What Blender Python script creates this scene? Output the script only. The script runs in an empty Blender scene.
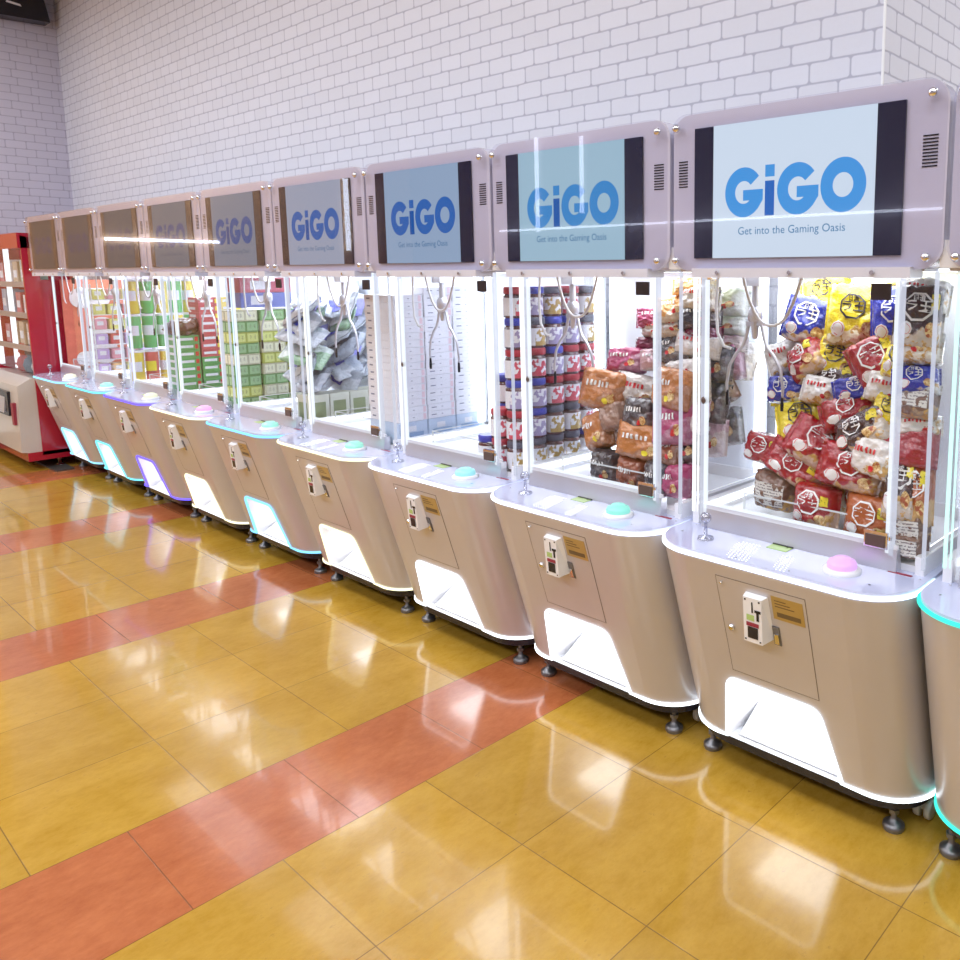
import bpy, math, random
from mathutils import Vector, Matrix, Euler, noise
S=bpy.context.scene; COL=S.collection
PI=math.pi
# ---------------------------------------------------------------- camera
cam=bpy.data.cameras.new('camera'); camo=bpy.data.objects.new('camera',cam); COL.objects.link(camo)
camo.location=(0.7059,-1.9047,1.5870); camo.rotation_euler=(PI/2-0.1437,0,0.6906)
cam.sensor_width=36; cam.sensor_fit='HORIZONTAL'; cam.lens=818.62/960*36
cam.shift_x=-175.63/960; cam.shift_y=-86.45/960; cam.clip_start=.02; S.camera=camo
# ---------------------------------------------------------------- world, lamps, exposure
w=bpy.data.worlds.new('world'); S.world=w; w.use_nodes=True
w.node_tree.nodes['Background'].inputs[0].default_value=(.8,.85,1,1); w.node_tree.nodes['Background'].inputs[1].default_value=.3
S.view_settings.view_transform='Standard'; S.view_settings.look='None'; S.view_settings.exposure=0.12; S.view_settings.gamma=1; S.view_settings.use_curve_mapping=False
def area(name,loc,rot,sx,sy,e,color=(1,1,1)):
    l=bpy.data.lights.new(name,'AREA'); l.shape='RECTANGLE'; l.size=sx; l.size_y=sy; l.energy=e; l.color=color
    o=bpy.data.objects.new(name,l); o.location=loc; o.rotation_euler=rot; COL.objects.link(o); return o
for lx,ly,e in [(-8,-1.6,85),(-5.2,-1.6,95),(-2.4,-1.6,95),(.6,-1.6,80),(3.2,-1.6,60),(-7,-4.6,70),(-3.5,-4.6,75),(0,-4.6,75),(3.5,-4.6,60)]:
    area('unseen_ceiling_lamp',(lx,ly,4.22),(0,0,0),2.2,.9,e*(.55 if ly>-2 else 1.22),(.93,.96,1))
area('unseen_ceiling_lamp',(-11.2,-3.4,4.22),(0,0,0),2.0,.9,75,(.96,.97,1))  # unseen lamp added to brighten the tan wall the headers mirror
area('unseen_ceiling_lamp',(2.0,2.4,4.22),(0,0,0),1.3,.9,110,(.93,.95,1))  # unseen lamp, turned up to brighten the return wall
S.cycles.use_denoising=True
S.cycles.max_bounces=12; S.cycles.diffuse_bounces=3; S.cycles.glossy_bounces=4; S.cycles.transmission_bounces=6; S.cycles.transparent_max_bounces=64
S.cycles.sample_clamp_indirect=6; S.cycles.caustics_reflective=False; S.cycles.caustics_refractive=False

# ---------------------------------------------------------------- node helpers and materials
def newmat(name):
    m=bpy.data.materials.new(name); m.use_nodes=True; nt=m.node_tree
    for n in list(nt.nodes): nt.nodes.remove(n)
    out=nt.nodes.new('ShaderNodeOutputMaterial'); return m,nt,out
def link(nt,a,b): nt.links.new(a,b)
def mathn(nt,op,a,b=None,c=None,clamp=False):
    n=nt.nodes.new('ShaderNodeMath'); n.operation=op; n.use_clamp=clamp
    for i,v in enumerate((a,b,c)):
        if v is None: continue
        if isinstance(v,(int,float)): n.inputs[i].default_value=v
        else: link(nt,v,n.inputs[i])
    return n.outputs[0]
def mixc(nt,f,a,b):
    n=nt.nodes.new('ShaderNodeMix'); n.data_type='RGBA'
    for s,v in ((n.inputs[0],f),(n.inputs[6],a),(n.inputs[7],b)):
        if isinstance(v,(int,float)): s.default_value=v
        elif isinstance(v,tuple): s.default_value=(*v[:3],1)
        else: link(nt,v,s)
    return n.outputs[2]
def noise_n(nt,vec,scale,detail=2,rough=.5):
    n=nt.nodes.new('ShaderNodeTexNoise'); n.inputs['Scale'].default_value=scale; n.inputs['Detail'].default_value=detail; n.inputs['Roughness'].default_value=rough
    if vec is not None: link(nt,vec,n.inputs['Vector'])
    return n.outputs[0]
def ramp(nt,f,lo,hi): return mathn(nt,'MULTIPLY',mathn(nt,'SUBTRACT',f,lo),1/(hi-lo),clamp=True)
def objco(nt):
    n=nt.nodes.new('ShaderNodeTexCoord'); return n.outputs['Object']
def poss(nt):
    n=nt.nodes.new('ShaderNodeNewGeometry'); return n.outputs['Position']
def sep(nt,v):
    n=nt.nodes.new('ShaderNodeSeparateXYZ'); link(nt,v,n.inputs[0]); return n.outputs
def comb(nt,x,y,z):
    n=nt.nodes.new('ShaderNodeCombineXYZ')
    for i,v in enumerate((x,y,z)):
        if isinstance(v,(int,float)): n.inputs[i].default_value=v
        else: link(nt,v,n.inputs[i])
    return n.outputs[0]
def bsdf(nt,out,col,rough=.5,metal=0,coat=0,spec=.5):
    b=nt.nodes.new('ShaderNodeBsdfPrincipled')
    if isinstance(col,tuple): b.inputs['Base Color'].default_value=(*col[:3],1)
    else: link(nt,col,b.inputs['Base Color'])
    if isinstance(rough,(int,float)): b.inputs['Roughness'].default_value=rough
    else: link(nt,rough,b.inputs['Roughness'])
    b.inputs['Metallic'].default_value=metal; b.inputs['Coat Weight'].default_value=coat; b.inputs['Coat Roughness'].default_value=.05
    b.inputs['Specular IOR Level'].default_value=spec
    link(nt,b.outputs[0],out.inputs[0]); return b
def bump(nt,b,h,strength=.3,dist=.005):
    n=nt.nodes.new('ShaderNodeBump'); n.inputs['Strength'].default_value=strength; n.inputs['Distance'].default_value=dist
    link(nt,h,n.inputs['Height']); link(nt,n.outputs[0],b.inputs['Normal'])
MATS={}
def plain(name,col,rough=.5,metal=0,coat=0,var=.04,spec=.5):
    if name in MATS: return MATS[name]
    m,nt,out=newmat(name)
    f=noise_n(nt,objco(nt),14,3)
    c=mixc(nt,f,tuple(max(0,x*(1-var)) for x in col),tuple(min(1,x*(1+var)) for x in col))
    bsdf(nt,out,c,rough,metal,coat,spec); MATS[name]=m; return m
def emit(name,col,st):
    if name in MATS: return MATS[name]
    m,nt,out=newmat(name); e=nt.nodes.new('ShaderNodeEmission'); e.inputs[0].default_value=(*col,1); e.inputs[1].default_value=st
    link(nt,e.outputs[0],out.inputs[0]); MATS[name]=m; return m
def acrylic(name,tint=(1,1,1),refl=.85,rough=.02,base=.03):
    if name in MATS: return MATS[name]
    m,nt,out=newmat(name)
    t=nt.nodes.new('ShaderNodeBsdfTransparent'); t.inputs[0].default_value=(*tint,1)
    g=nt.nodes.new('ShaderNodeBsdfGlossy'); g.inputs['Roughness'].default_value=rough
    lw=nt.nodes.new('ShaderNodeLayerWeight'); lw.inputs[0].default_value=.5
    f=mathn(nt,'POWER',lw.outputs['Facing'],5)
    f=mathn(nt,'ADD',mathn(nt,'MULTIPLY',f,refl),base)
    mx=nt.nodes.new('ShaderNodeMixShader'); link(nt,f,mx.inputs[0]); link(nt,t.outputs[0],mx.inputs[1]); link(nt,g.outputs[0],mx.inputs[2])
    link(nt,mx.outputs[0],out.inputs[0]); MATS[name]=m; return m
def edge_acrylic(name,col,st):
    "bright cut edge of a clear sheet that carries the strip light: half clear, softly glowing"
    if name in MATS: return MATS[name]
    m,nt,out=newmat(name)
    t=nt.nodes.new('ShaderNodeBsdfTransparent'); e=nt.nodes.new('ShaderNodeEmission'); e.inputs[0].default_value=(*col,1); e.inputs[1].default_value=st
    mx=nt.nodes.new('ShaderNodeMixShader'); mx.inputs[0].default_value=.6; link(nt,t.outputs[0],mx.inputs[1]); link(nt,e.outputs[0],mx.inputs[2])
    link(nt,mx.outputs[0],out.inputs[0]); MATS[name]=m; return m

M_body=plain('champagne_metal_paint',(.575,.56,.60),.34,.25,.25,.02)
M_console=plain('pale_lavender_acrylic',(.56,.60,.84),.12,0,.6,.01)
M_white=plain('white_plastic',(.82,.83,.87),.35)
M_chute=plain('chute_white',(.85,.86,.90),.5)
M_silver=plain('silver_trim',(.62,.63,.70),.3,.6)
M_header=plain('lavender_grey_panel',(.60,.59,.72),.22,.1,.4,.01)
M_lip=plain('canopy_lip_grey',(.66,.67,.78),.3,.1)
M_black=plain('black_plastic',(.012,.012,.02),.25)
M_bezel=plain('monitor_black',(.006,.008,.035),.15)
M_chrome=plain('chrome',(.75,.76,.8),.12,1.0)
M_steel=plain('dark_steel',(.22,.22,.24),.35,.8)
M_rubber=plain('rubber_grey',(.30,.30,.31),.6)
M_wheel=plain('caster_wheel_white',(.6,.6,.6),.4)
M_groove=plain('panel_groove',(.16,.13,.11),.5)
M_gold=plain('gold_sticker',(.50,.37,.14),.3,.5)
M_goldd=plain('gold_sticker_print',(.16,.11,.05),.5)
M_green=plain('green_window',(.42,.60,.22),.2)
M_red=plain('red_enamel',(.42,.008,.03),.25,0,.5)
M_redlab=plain('red_label',(.30,.03,.06),.4)
M_brownlab=plain('brown_tag',(.10,.06,.05),.4)
M_cable=plain('white_cable',(.75,.76,.80),.4)
M_glass=acrylic('clear_acrylic',(.985,.99,1),.50,.02,.012)
M_gcover=acrylic('header_cover_acrylic',(.95,.95,.98),.80,.01,.025)
M_sticker=plain('blue_print',(.15,.2,.6),.5)
M_clear=acrylic('clear_plastic_knob',(.8,.82,.9),.9,.05,.2)

def brick_mat(name,axis,h=.0745,bw=.166,zoff=0.0,col=(.71,.73,.83),mort=(.46,.47,.58)):
    m,nt,out=newmat(name); P=sep(nt,poss(nt)); 
    wob=noise_n(nt,poss(nt),9,2)
    x=P[axis]; z=mathn(nt,'ADD',P[2],mathn(nt,'MULTIPLY',mathn(nt,'SUBTRACT',wob,.5),.008))
    zz=mathn(nt,'DIVIDE',mathn(nt,'SUBTRACT',z,zoff),h); row=mathn(nt,'FLOOR',zz); fz=mathn(nt,'FRACT',zz)
    wn=nt.nodes.new('ShaderNodeTexWhiteNoise'); wn.noise_dimensions='1D'; link(nt,row,wn.inputs['W'])
    xx=mathn(nt,'ADD',mathn(nt,'DIVIDE',x,bw),mathn(nt,'ADD',mathn(nt,'MULTIPLY',row,.5),mathn(nt,'MULTIPLY',wn.outputs[0],.3)))
    colm=mathn(nt,'FLOOR',xx); fx=mathn(nt,'FRACT',xx)
    px=mathn(nt,'MULTIPLY',mathn(nt,'ABSOLUTE',mathn(nt,'SUBTRACT',fx,.5)),bw)
    pz=mathn(nt,'MULTIPLY',mathn(nt,'ABSOLUTE',mathn(nt,'SUBTRACT',fz,.5)),h)
    g=.0035; r=.012
    dx=mathn(nt,'MAXIMUM',mathn(nt,'SUBTRACT',px,bw/2-g-r),0); dz=mathn(nt,'MAXIMUM',mathn(nt,'SUBTRACT',pz,h/2-g-r),0)
    d=mathn(nt,'SUBTRACT',mathn(nt,'SQRT',mathn(nt,'ADD',mathn(nt,'MULTIPLY',dx,dx),mathn(nt,'MULTIPLY',dz,dz))),r)
    f=ramp(nt,d,-.002,.0025)
    wn2=nt.nodes.new('ShaderNodeTexWhiteNoise'); wn2.noise_dimensions='2D'; link(nt,comb(nt,colm,row,0),wn2.inputs['Vector'])
    fine=noise_n(nt,poss(nt),60,4,.7)
    c1=mixc(nt,mathn(nt,'ADD',mathn(nt,'MULTIPLY',wn2.outputs[0],.5),mathn(nt,'MULTIPLY',fine,.5)),tuple(c*.95 for c in col),tuple(c*1.05 for c in col))
    c=mixc(nt,f,c1,mort); b=bsdf(nt,out,c,.75,spec=.25)
    bump(nt,b,mathn(nt,'SUBTRACT',mathn(nt,'MULTIPLY',fine,.15),f),.35,.003); return m
TX=-1.3808; T=0.4589; TY=-0.9842; TO=0.2288
def floor_mat():
    m,nt,out=newmat('waxed_linoleum_tiles'); P=poss(nt); s=sep(nt,P)
    xt=mathn(nt,'DIVIDE',mathn(nt,'SUBTRACT',s[0],TX),T)      # 0..1 = first yellow column
    col=mathn(nt,'FLOOR',xt); fx=mathn(nt,'FRACT',xt)
    md=mathn(nt,'FRACT',mathn(nt,'ADD',mathn(nt,'DIVIDE',col,4),10.01))
    isor=mathn(nt,'GREATER_THAN',md,.7)                        # col = -1, -5, -9 ...
    neg=mathn(nt,'LESS_THAN',col,0); isor=mathn(nt,'MULTIPLY',isor,neg)
    yoff=mathn(nt,'ADD',mathn(nt,'MULTIPLY',isor,TO),0)
    yt=mathn(nt,'DIVIDE',mathn(nt,'SUBTRACT',mathn(nt,'SUBTRACT',s[1],TY),yoff),T)
    row=mathn(nt,'FLOOR',yt); fy=mathn(nt,'FRACT',yt)
    ex=mathn(nt,'MINIMUM',fx,mathn(nt,'SUBTRACT',1,fx)); ey=mathn(nt,'MINIMUM',fy,mathn(nt,'SUBTRACT',1,fy))
    e=mathn(nt,'MULTIPLY',mathn(nt,'MINIMUM',ex,ey),T)
    joint=mathn(nt,'SUBTRACT',1,ramp(nt,e,.0006,.0022))
    wn=nt.nodes.new('ShaderNodeTexWhiteNoise'); wn.noise_dimensions='2D'; link(nt,comb(nt,col,row,0),wn.inputs['Vector'])
    mp=nt.nodes.new('ShaderNodeMapping'); mp.inputs['Scale'].default_value=(1,.5,1); link(nt,P,mp.inputs[0])
    n1=noise_n(nt,mp.outputs[0],7,6,.62); n2=noise_n(nt,mp.outputs[0],38,5,.75); n3=noise_n(nt,P,1.3,2)
    k=ramp(nt,mathn(nt,'ADD',mathn(nt,'MULTIPLY',n1,.5),mathn(nt,'MULTIPLY',n2,.5)),.36,.62)
    y=mixc(nt,k,(.42,.225,.020),(.55,.325,.050)); 
    y=mixc(nt,ramp(nt,n2,.60,.72),y,(.38,.20,.03))
    o=mixc(nt,k,(.40,.11,.038),(.54,.175,.068))
    c=mixc(nt,isor,y,o)
    hs=nt.nodes.new('ShaderNodeHueSaturation'); link(nt,c,hs.inputs['Color'])
    link(nt,mathn(nt,'ADD',.92,mathn(nt,'MULTIPLY',wn.outputs[0],.14)),hs.inputs['Value'])
    c=mixc(nt,mathn(nt,'MULTIPLY',joint,.75),hs.outputs[0],(.10,.05,.015))
    b=bsdf(nt,out,c,mathn(nt,'ADD',.10,mathn(nt,'MULTIPLY',n3,.10)),0,.35,.6)
    b.inputs['Coat Roughness'].default_value=.04
    bump(nt,b,mathn(nt,'SUBTRACT',mathn(nt,'MULTIPLY',noise_n(nt,P,24,3),.35),joint),.10,.002)
    return m

# ---------------------------------------------------------------- mesh builder
class MB:
    def __init__(s): s.v=[]; s.f=[]; s.sm=[]; s.mi=[]
    def add(s,vs,fs,smooth=False,mi=0):
        o=len(s.v); s.v+= [tuple(v) for v in vs]
        for f in fs: s.f.append(tuple(i+o for i in f)); s.sm.append(smooth); s.mi.append(mi)
    def box(s,x0,x1,y0,y1,z0,z1,mi=0):
        vs=[(x,y,z) for z in (z0,z1) for y in (y0,y1) for x in (x0,x1)]
        s.add(vs,[(0,2,3,1),(4,5,7,6),(0,1,5,4),(2,6,7,3),(0,4,6,2),(1,3,7,5)],mi=mi)
    def prism(s,pts,axis,a,b,mi=0,smooth=False):
        "pts 2D ccw outline extruded along axis (0 x: pts=(y,z); 1 y: pts=(x,z); 2 z: pts=(x,y))"
        def P(p,t): return (t,p[0],p[1]) if axis==0 else (p[0],t,p[1]) if axis==1 else (p[0],p[1],t)
        n=len(pts); vs=[P(p,a) for p in pts]+[P(p,b) for p in pts]
        flip=(axis==1)!=(b<a)
        f0=tuple(range(n)); f1=tuple(range(n,2*n))
        s.add(vs,[f0[::-1] if not flip else f0, f1 if not flip else f1[::-1]],mi=mi)
        sd=[(i,(i+1)%n,n+(i+1)%n,n+i) for i in range(n)]
        if flip: sd=[q[::-1] for q in sd]
        s.add(vs,sd,smooth,mi)
    def tube(s,path,r,n=8,closed=False,mi=0):
        path=[Vector(p) for p in path]; m=len(path); vs=[]; up=None
        for i,p in enumerate(path):
            if closed: t=path[(i+1)%m]-path[i-1]
            else: t=path[min(i+1,m-1)]-path[max(i-1,0)]
            t.normalize()
            if up is None:
                up=Vector((0,0,1)) if abs(t.z)<.9 else Vector((1,0,0))
            a=(up-t*up.dot(t)).normalized(); b=t.cross(a); up=a
            rr=r[i] if isinstance(r,(list,tuple)) else r
            vs+=[p+a*rr*math.cos(k*2*PI/n)+b*rr*math.sin(k*2*PI/n) for k in range(n)]
        fs=[]
        for i in range(m if closed else m-1):
            j=(i+1)%m
            for k in range(n): l=(k+1)%n; fs.append((i*n+k,i*n+l,j*n+l,j*n+k))
        s.add(vs,fs,True,mi)
        if not closed: s.add(vs,[tuple(range(n))[::-1],tuple(range((m-1)*n,m*n))],mi=mi)
    def lathe(s,prof,c=(0,0,0),n=24,mi=0,smooth=True,mtx=None):
        vs=[]
        for r,z in prof:
            for k in range(n):
                v=Vector((r*math.cos(2*PI*k/n),r*math.sin(2*PI*k/n),z))
                if mtx: v=mtx@v
                vs.append(v+Vector(c))
        m=len(prof); fs=[]
        for i in range(m-1):
            for k in range(n): l=(k+1)%n; fs.append((i*n+k,i*n+l,(i+1)*n+l,(i+1)*n+k))
        s.add(vs,fs,smooth,mi)
        s.add(vs,[tuple(range(n))[::-1],tuple(range((m-1)*n,m*n))],mi=mi)
    def mesh(s,name,mats,off=(0,0,0)):
        me=bpy.data.meshes.new(name); me.from_pydata([(v[0]-off[0],v[1]-off[1],v[2]-off[2]) for v in s.v],[],s.f)
        for m in (mats if isinstance(mats,(list,tuple)) else [mats]): me.materials.append(m)
        me.polygons.foreach_set('use_smooth',s.sm); me.polygons.foreach_set('material_index',s.mi); me.validate(); me.update(); return me
def obj(name,me,parent=None,loc=(0,0,0),rot=(0,0,0),label=None):
    o=bpy.data.objects.new(name,me); COL.objects.link(o); o.location=loc; o.rotation_euler=rot
    if parent: o.parent=parent
    if label: o['label']=label
    return o
def tag(o,label=None,cat=None,group=None,kind=None):
    if label: o['label']=label
    if cat: o['category']=cat
    if group: o['group']=group
    if kind: o['kind']=kind
    return o
def arc(cx,cy,r,a0,a1,n=8): return [(cx+r*math.cos(a0+(a1-a0)*i/n),cy+r*math.sin(a0+(a1-a0)*i/n)) for i in range(n+1)]
def rrect(x0,x1,y0,y1,r,n=6):
    return arc(x0+r,y0+r,r,PI,1.5*PI,n)+arc(x1-r,y0+r,r,1.5*PI,2*PI,n)+arc(x1-r,y1-r,r,0,.5*PI,n)+arc(x0+r,y1-r,r,.5*PI,PI,n)
def text_geo(s,size,align='CENTER',bold=0):
    c=bpy.data.curves.new('t','FONT'); c.body=s; c.size=size; c.align_x=align; c.align_y='CENTER'; c.resolution_u=3; c.offset=bold*size
    o=bpy.data.objects.new('t',c); COL.objects.link(o); dg=bpy.context.evaluated_depsgraph_get(); dg.update()
    me=bpy.data.meshes.new_from_object(o.evaluated_get(dg)); vs=[(v.co.x,v.co.y) for v in me.vertices]; fs=[tuple(p.vertices) for p in me.polygons]
    bpy.data.objects.remove(o); bpy.data.curves.remove(c); bpy.data.meshes.remove(me); return vs,fs
ORD=['','first','second','third','fourth','fifth','sixth','seventh','eighth','ninth','tenth','eleventh','twelfth','thirteenth','fourteenth','fifteenth','sixteenth','seventeenth','eighteenth','nineteenth','twentieth']+['twenty-'+a for a in ('first','second','third','fourth','fifth','sixth','seventh','eighth','ninth')]+['thirtieth','thirty-first','thirty-second']

# ---------------------------------------------------------------- the setting
WY=.90; WX=-.584; LX=-9.33; CZ=4.3
def struct(name,mb,mat): return tag(obj(name,mb.mesh(name,mat)),kind='structure')
b=MB(); b.box(-12.5,6,-7,4.5,-.1,0); struct('floor',b,floor_mat())
b=MB(); b.box(-12.5,6,-7,4.5,CZ,CZ+.1); struct('ceiling',b,plain('ceiling_paint',(.62,.62,.66),.8))
b=MB(); b.box(LX-.1,WX-.01,WY,WY+.1,0,CZ); struct('wall_back',b,brick_mat('white_brick_wallpaper',0,zoff=2.531-.0745*5.28))
b=MB(); b.box(WX-.1,WX,WY+.1,4.5,0,CZ); b.box(WX-.01,WX,WY,WY+.1,0,CZ); struct('wall_return',b,brick_mat('white_brick_wallpaper_return',1,zoff=2.531-.0745*5.28))
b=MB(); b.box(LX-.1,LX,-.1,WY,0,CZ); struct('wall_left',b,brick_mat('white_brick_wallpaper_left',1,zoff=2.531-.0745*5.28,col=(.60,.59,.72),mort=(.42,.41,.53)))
b=MB(); b.box(WX-.005,WX+.003,WY-.004,WY+.003,0,CZ); struct('trim_1',b,plain('corner_bead_white',(.86,.88,.92),.4))
b=MB(); b.box(-12.5,-12.4,-7,0,0,CZ); b.box(-12.5,LX-.1,-.1,0,0,CZ); struct('wall_left_far',b,plain('tan_wall',(.78,.50,.24),.7))
b=MB(); b.box(-12.5,6,-7.1,-7,0,CZ); struct('wall_front',b,plain('grey_wall_front',(.33,.30,.34),.7))
b=MB(); b.box(6,6.1,-7,4.5,0,CZ); struct('wall_right',b,plain('grey_wall_right',(.5,.48,.52),.7))
b=MB(); b.box(WX,6,4.5,4.6,0,CZ); struct('wall_far',b,plain('grey_wall_far',(.6,.6,.66),.7))
# ---------------------------------------------------------------- claw machines
RO=(-.405,.25,0)   # root of the machine inside the coordinates its parts are written in
BO=(RO[0]+.04,RO[1]-.062,.012)   # the cabinet sits a little left of and behind its header
ZT=.79; ZB=.145
def fy(z): return -.140+(ZT-z)*.30
X0,X1,RC=-.806,-.004,.15
def outline(z,inset=0,n=10,r=RC):
    y=fy(z)+inset; a=X0+inset; c=X1-inset; rr=r-inset*.5
    return arc(a+rr,y+rr,rr,PI,1.5*PI,n)+arc(c-rr,y+rr,rr,1.5*PI,2*PI,n)
MESH={}
def cached(key,fn):
    if key not in MESH: MESH[key]=fn()
    return MESH[key]
def m_body():
    b=MB(); n=10; zs=[ZB,.3,.5,.65,ZT]
    # rounded corners and sides
    for side in (0,1):
        cols=[]
        for z in zs:
            o=outline(z,0,n)
            part=[(X0,.66)]+o[:n+1] if side==0 else o[n+1:]+[(X1,.66)]
            cols.append([(p[0],p[1],z) for p in part])
        k=len(cols[0]); vs=[p for c in cols for p in c]
        b.add(vs,[(i*k+j,i*k+j+1,(i+1)*k+j+1,(i+1)*k+j) for i in range(len(zs)-1) for j in range(k-1)],True)
    L=X0+RC; R=X1-RC
    def P(x,z): return (x,fy(z),z)
    op=opening(); vs=[P(L,ZB)]+[P(x,z) for x,z in op]+[P(R,ZB),P(R,ZT),P(L,ZT)]
    b.add(vs,[tuple(range(len(vs)))])
    b.add([(X0,.66,ZB),(X1,.66,ZB),(X1,.66,ZT),(X0,.66,ZT)],[(1,0,3,2)])
    b.add([(x,y,ZT) for x,y in [(X0,.66)]+outline(ZT,0,n)+[(X1,.66)]],[tuple(range(2*n+4))])
    return b.mesh('body',M_body,BO)
def opening():
    bl,tl,tr,br=(-.625,ZB),(-.577,.388),(-.271,.388),(-.225,ZB)
    def rc(a,b,c,r=.035,n=6):
        a,b,c=Vector(a),Vector(b),Vector(c); d1=(a-b).normalized(); d2=(c-b).normalized()
        p=b+d1*r; q=b+d2*r; return [tuple((1-t)**2*p+2*t*(1-t)*b+t*t*q) for t in [i/n for i in range(n+1)]]
    return [bl]+rc(bl,tl,tr)+rc(tl,tr,br)+[br]
def m_chute():
    b=MB(); op=opening(); n=len(op); D=.33
    f=[(x,fy(z)+.001,z) for x,z in op]; k=[(x*.86-.055,fy(z)+D,z*.9+.02) for x,z in op]
    b.add(f+k,[(i,i+1,n+i+1,n+i) for i in range(n-1)]+[(0,n,2*n-1,n-1)],False)
    b.add(k,[tuple(range(n))])
    # sloping floor the prizes slide down, with a ledge
    b.prism([(.075,.150),(.33,.150),(.33,.262),(.21,.235),(.20,.222)],0,-.595,-.24)
    b.box(-.60,-.47,.27,.275,.25,.34)
    return b.mesh('prize_chute',M_chute,BO)
def m_chutelight():
    b=MB(); b.box(-.55,-.29,.10,.29,.352,.358); return b.mesh('chute_lamp',emit('chute_lamp_white',(.92,.95,1),5.5),BO)
def tubepart(name,path,r,n=6,closed=False):
    b=MB(); b.tube(path,r,n,closed); return b.mesh(name,M_white,BO)
def m_console_strip():
    z=.80; o=outline(ZT,-.003,12); return tubepart('console_light_strip',[(X0-.002,.10,z),(X0-.003,.0,z)]+[(x,y,z) for x,y in o]+[(X1+.003,.0,z),(X1+.002,.10,z)],.006)
def m_base_strip():
    z=ZB+.004; o=outline(z,-.001,12); op=opening()
    left=[(X0,.35,z)]+[(x,y,z) for x,y in o[:13]]+[(op[0][0],fy(z),z)]
    arch=[(x,fy(zz)-.002,zz) for x,zz in op]
    right=[(op[-1][0],fy(z),z)]+[(x,y,z) for x,y in o[13:]]+[(X1,.35,z)]
    b=MB(); b.tube(left+arch[1:-1]+right,.0065,6); return b.mesh('base_light_strip',M_white,BO)
def m_console():
    b=MB(); o=[(X0,.10),(X0+.012,.115)]; 
    pts=[(X0,.10)]+outline(ZT,0,14)+[(X1,.10)]+[(X1-.02,.62),(X0+.02,.62)]
    b.prism(pts,2,ZT,ZT+.022); return b.mesh('console_top',M_console,BO)
def m_plinth():
    b=MB(); pts=[(X0+.02,.64)]+outline(ZB,.02,8)+[(X1-.02,.64)]; b.prism(pts,2,.105,ZB-.002); return b.mesh('plinth',M_black,BO)
def m_foot():
    b=MB(); b.lathe([(.030,0),(.032,.006),(.031,.016),(.022,.022),(.012,.03),(.009,.035),(.009,.11)],n=16)
    b.lathe([(.016,.05),(.016,.062)],n=6,smooth=False); return b.mesh('levelling_foot',M_steel)
def m_caster():
    b=MB(); m=Matrix.Rotation(PI/2,3,'Y')
    for dx in (-.016,.016): b.lathe([(.012,-.009),(.028,-.009),(.030,-.005),(.030,.005),(.028,.009),(.012,.009)],(dx,0,.032),18,mtx=m)
    b.box(-.006,.006,-.012,.02,.03,.075); b.lathe([(.02,.075),(.02,.11)],n=12); return b.mesh('caster',M_wheel)
def face_basis():
    n=Vector((0,-1,-.30)).normalized(); up=Vector((0,-.30,1)).normalized(); return n,up
def facebox(b,x0,x1,z0,z1,d0,d1,mi=0,skew=0):
    "box lying on the leaning front face: d0..d1 outwards"
    n,_=face_basis()
    vs=[]
    for d in (d0,d1):
        for z in (z0,z1):
            for x in (x0,x1):
                vs.append(Vector((x,fy(z),z))+n*d)
    b.add(vs,[(0,1,3,2),(4,6,7,5),(0,4,5,1),(2,3,7,6),(0,2,6,4),(1,5,7,3)],mi=mi)
def m_door():
    b=MB(); x0,x1,z0,z1=-.552,-.262,.425,.752; t=.0013
    for a in [(x0,x1,z1-t,z1),(x0,x1,z0,z0+t),(x0,x0+t,z0,z1),(x1-t,x1,z0,z1)]: facebox(b,*a,-.001,.0012)
    facebox(b,x0+t,x1-t,z0+t,z1-t,-.001,.0008,1)
    return b.mesh('service_door',[M_groove,M_body],BO)
def m_lock():
    b=MB(); n,_=face_basis(); q=n.to_track_quat('Z','Y').to_matrix()
    for x,z,r in ((-.525,.585,.010),(-.532,.735,.004)):
        b.lathe([(r,0),(r,.006),(r*.7,.009)],Vector((x,fy(z),z)),12,mtx=q)
    return b.mesh('lock',M_chrome,BO)
def m_coin():
    b=MB(); n,_=face_basis(); x0,x1=-.452,-.392; zb,zt=.590,.725
    def P(x,z,d): return Vector((x,fy(z),z))+n*d
    vs=[P(x0,zb,.001),P(x1+.012,zb,.001),P(x1+.012,zt,.001),P(x0,zt,.001),P(x0,zb+.005,.045),P(x1,zb+.005,.045),P(x1,zt-.004,.018),P(x0,zt-.004,.018)]
    b.add(vs,[(4,5,6,7),(0,1,5,4),(1,2,6,5),(2,3,7,6),(3,0,4,7)])
    return b.mesh('coin_unit',M_white,BO)
def coin_face(u,v,d=.0012):
    n,_=face_basis(); x0,x1=-.452,-.392; zb,zt=.595,.721
    z=zb+(zt-zb)*v; dd=.045+(.018-.045)*v
    return Vector((x0+(x1-x0)*u,fy(z),z))+n*(dd+d)
def coin_quad(b,u0,u1,v0,v1,mi=0,d=.0012):
    b.add([coin_face(u0,v0,d),coin_face(u1,v0,d),coin_face(u1,v1,d),coin_face(u0,v1,d)],[(0,1,2,3)],mi=mi)
def m_coinmarks():
    b=MB(); coin_quad(b,.46,.54,.68,.92); coin_quad(b,.62,.96,.70,.76); coin_quad(b,.72,.86,.52,.72)
    for u,v in ((.12,.95),(.88,.95),(.1,.06),(.9,.06)): coin_quad(b,u-.045,u+.045,v-.018,v+.018)
    return b.mesh('coin_slot',M_black,BO)
def m_coinwin():
    b=MB(); coin_quad(b,.22,.78,.10,.36); return b.mesh('coin_window',M_black,BO)
def m_coinlabels():
    b=MB(); coin_quad(b,.18,.60,.50,.63); coin_quad(b,.16,.84,.37,.46,1); return b.mesh('coin_label',[M_green,M_redlab],BO)
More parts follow.
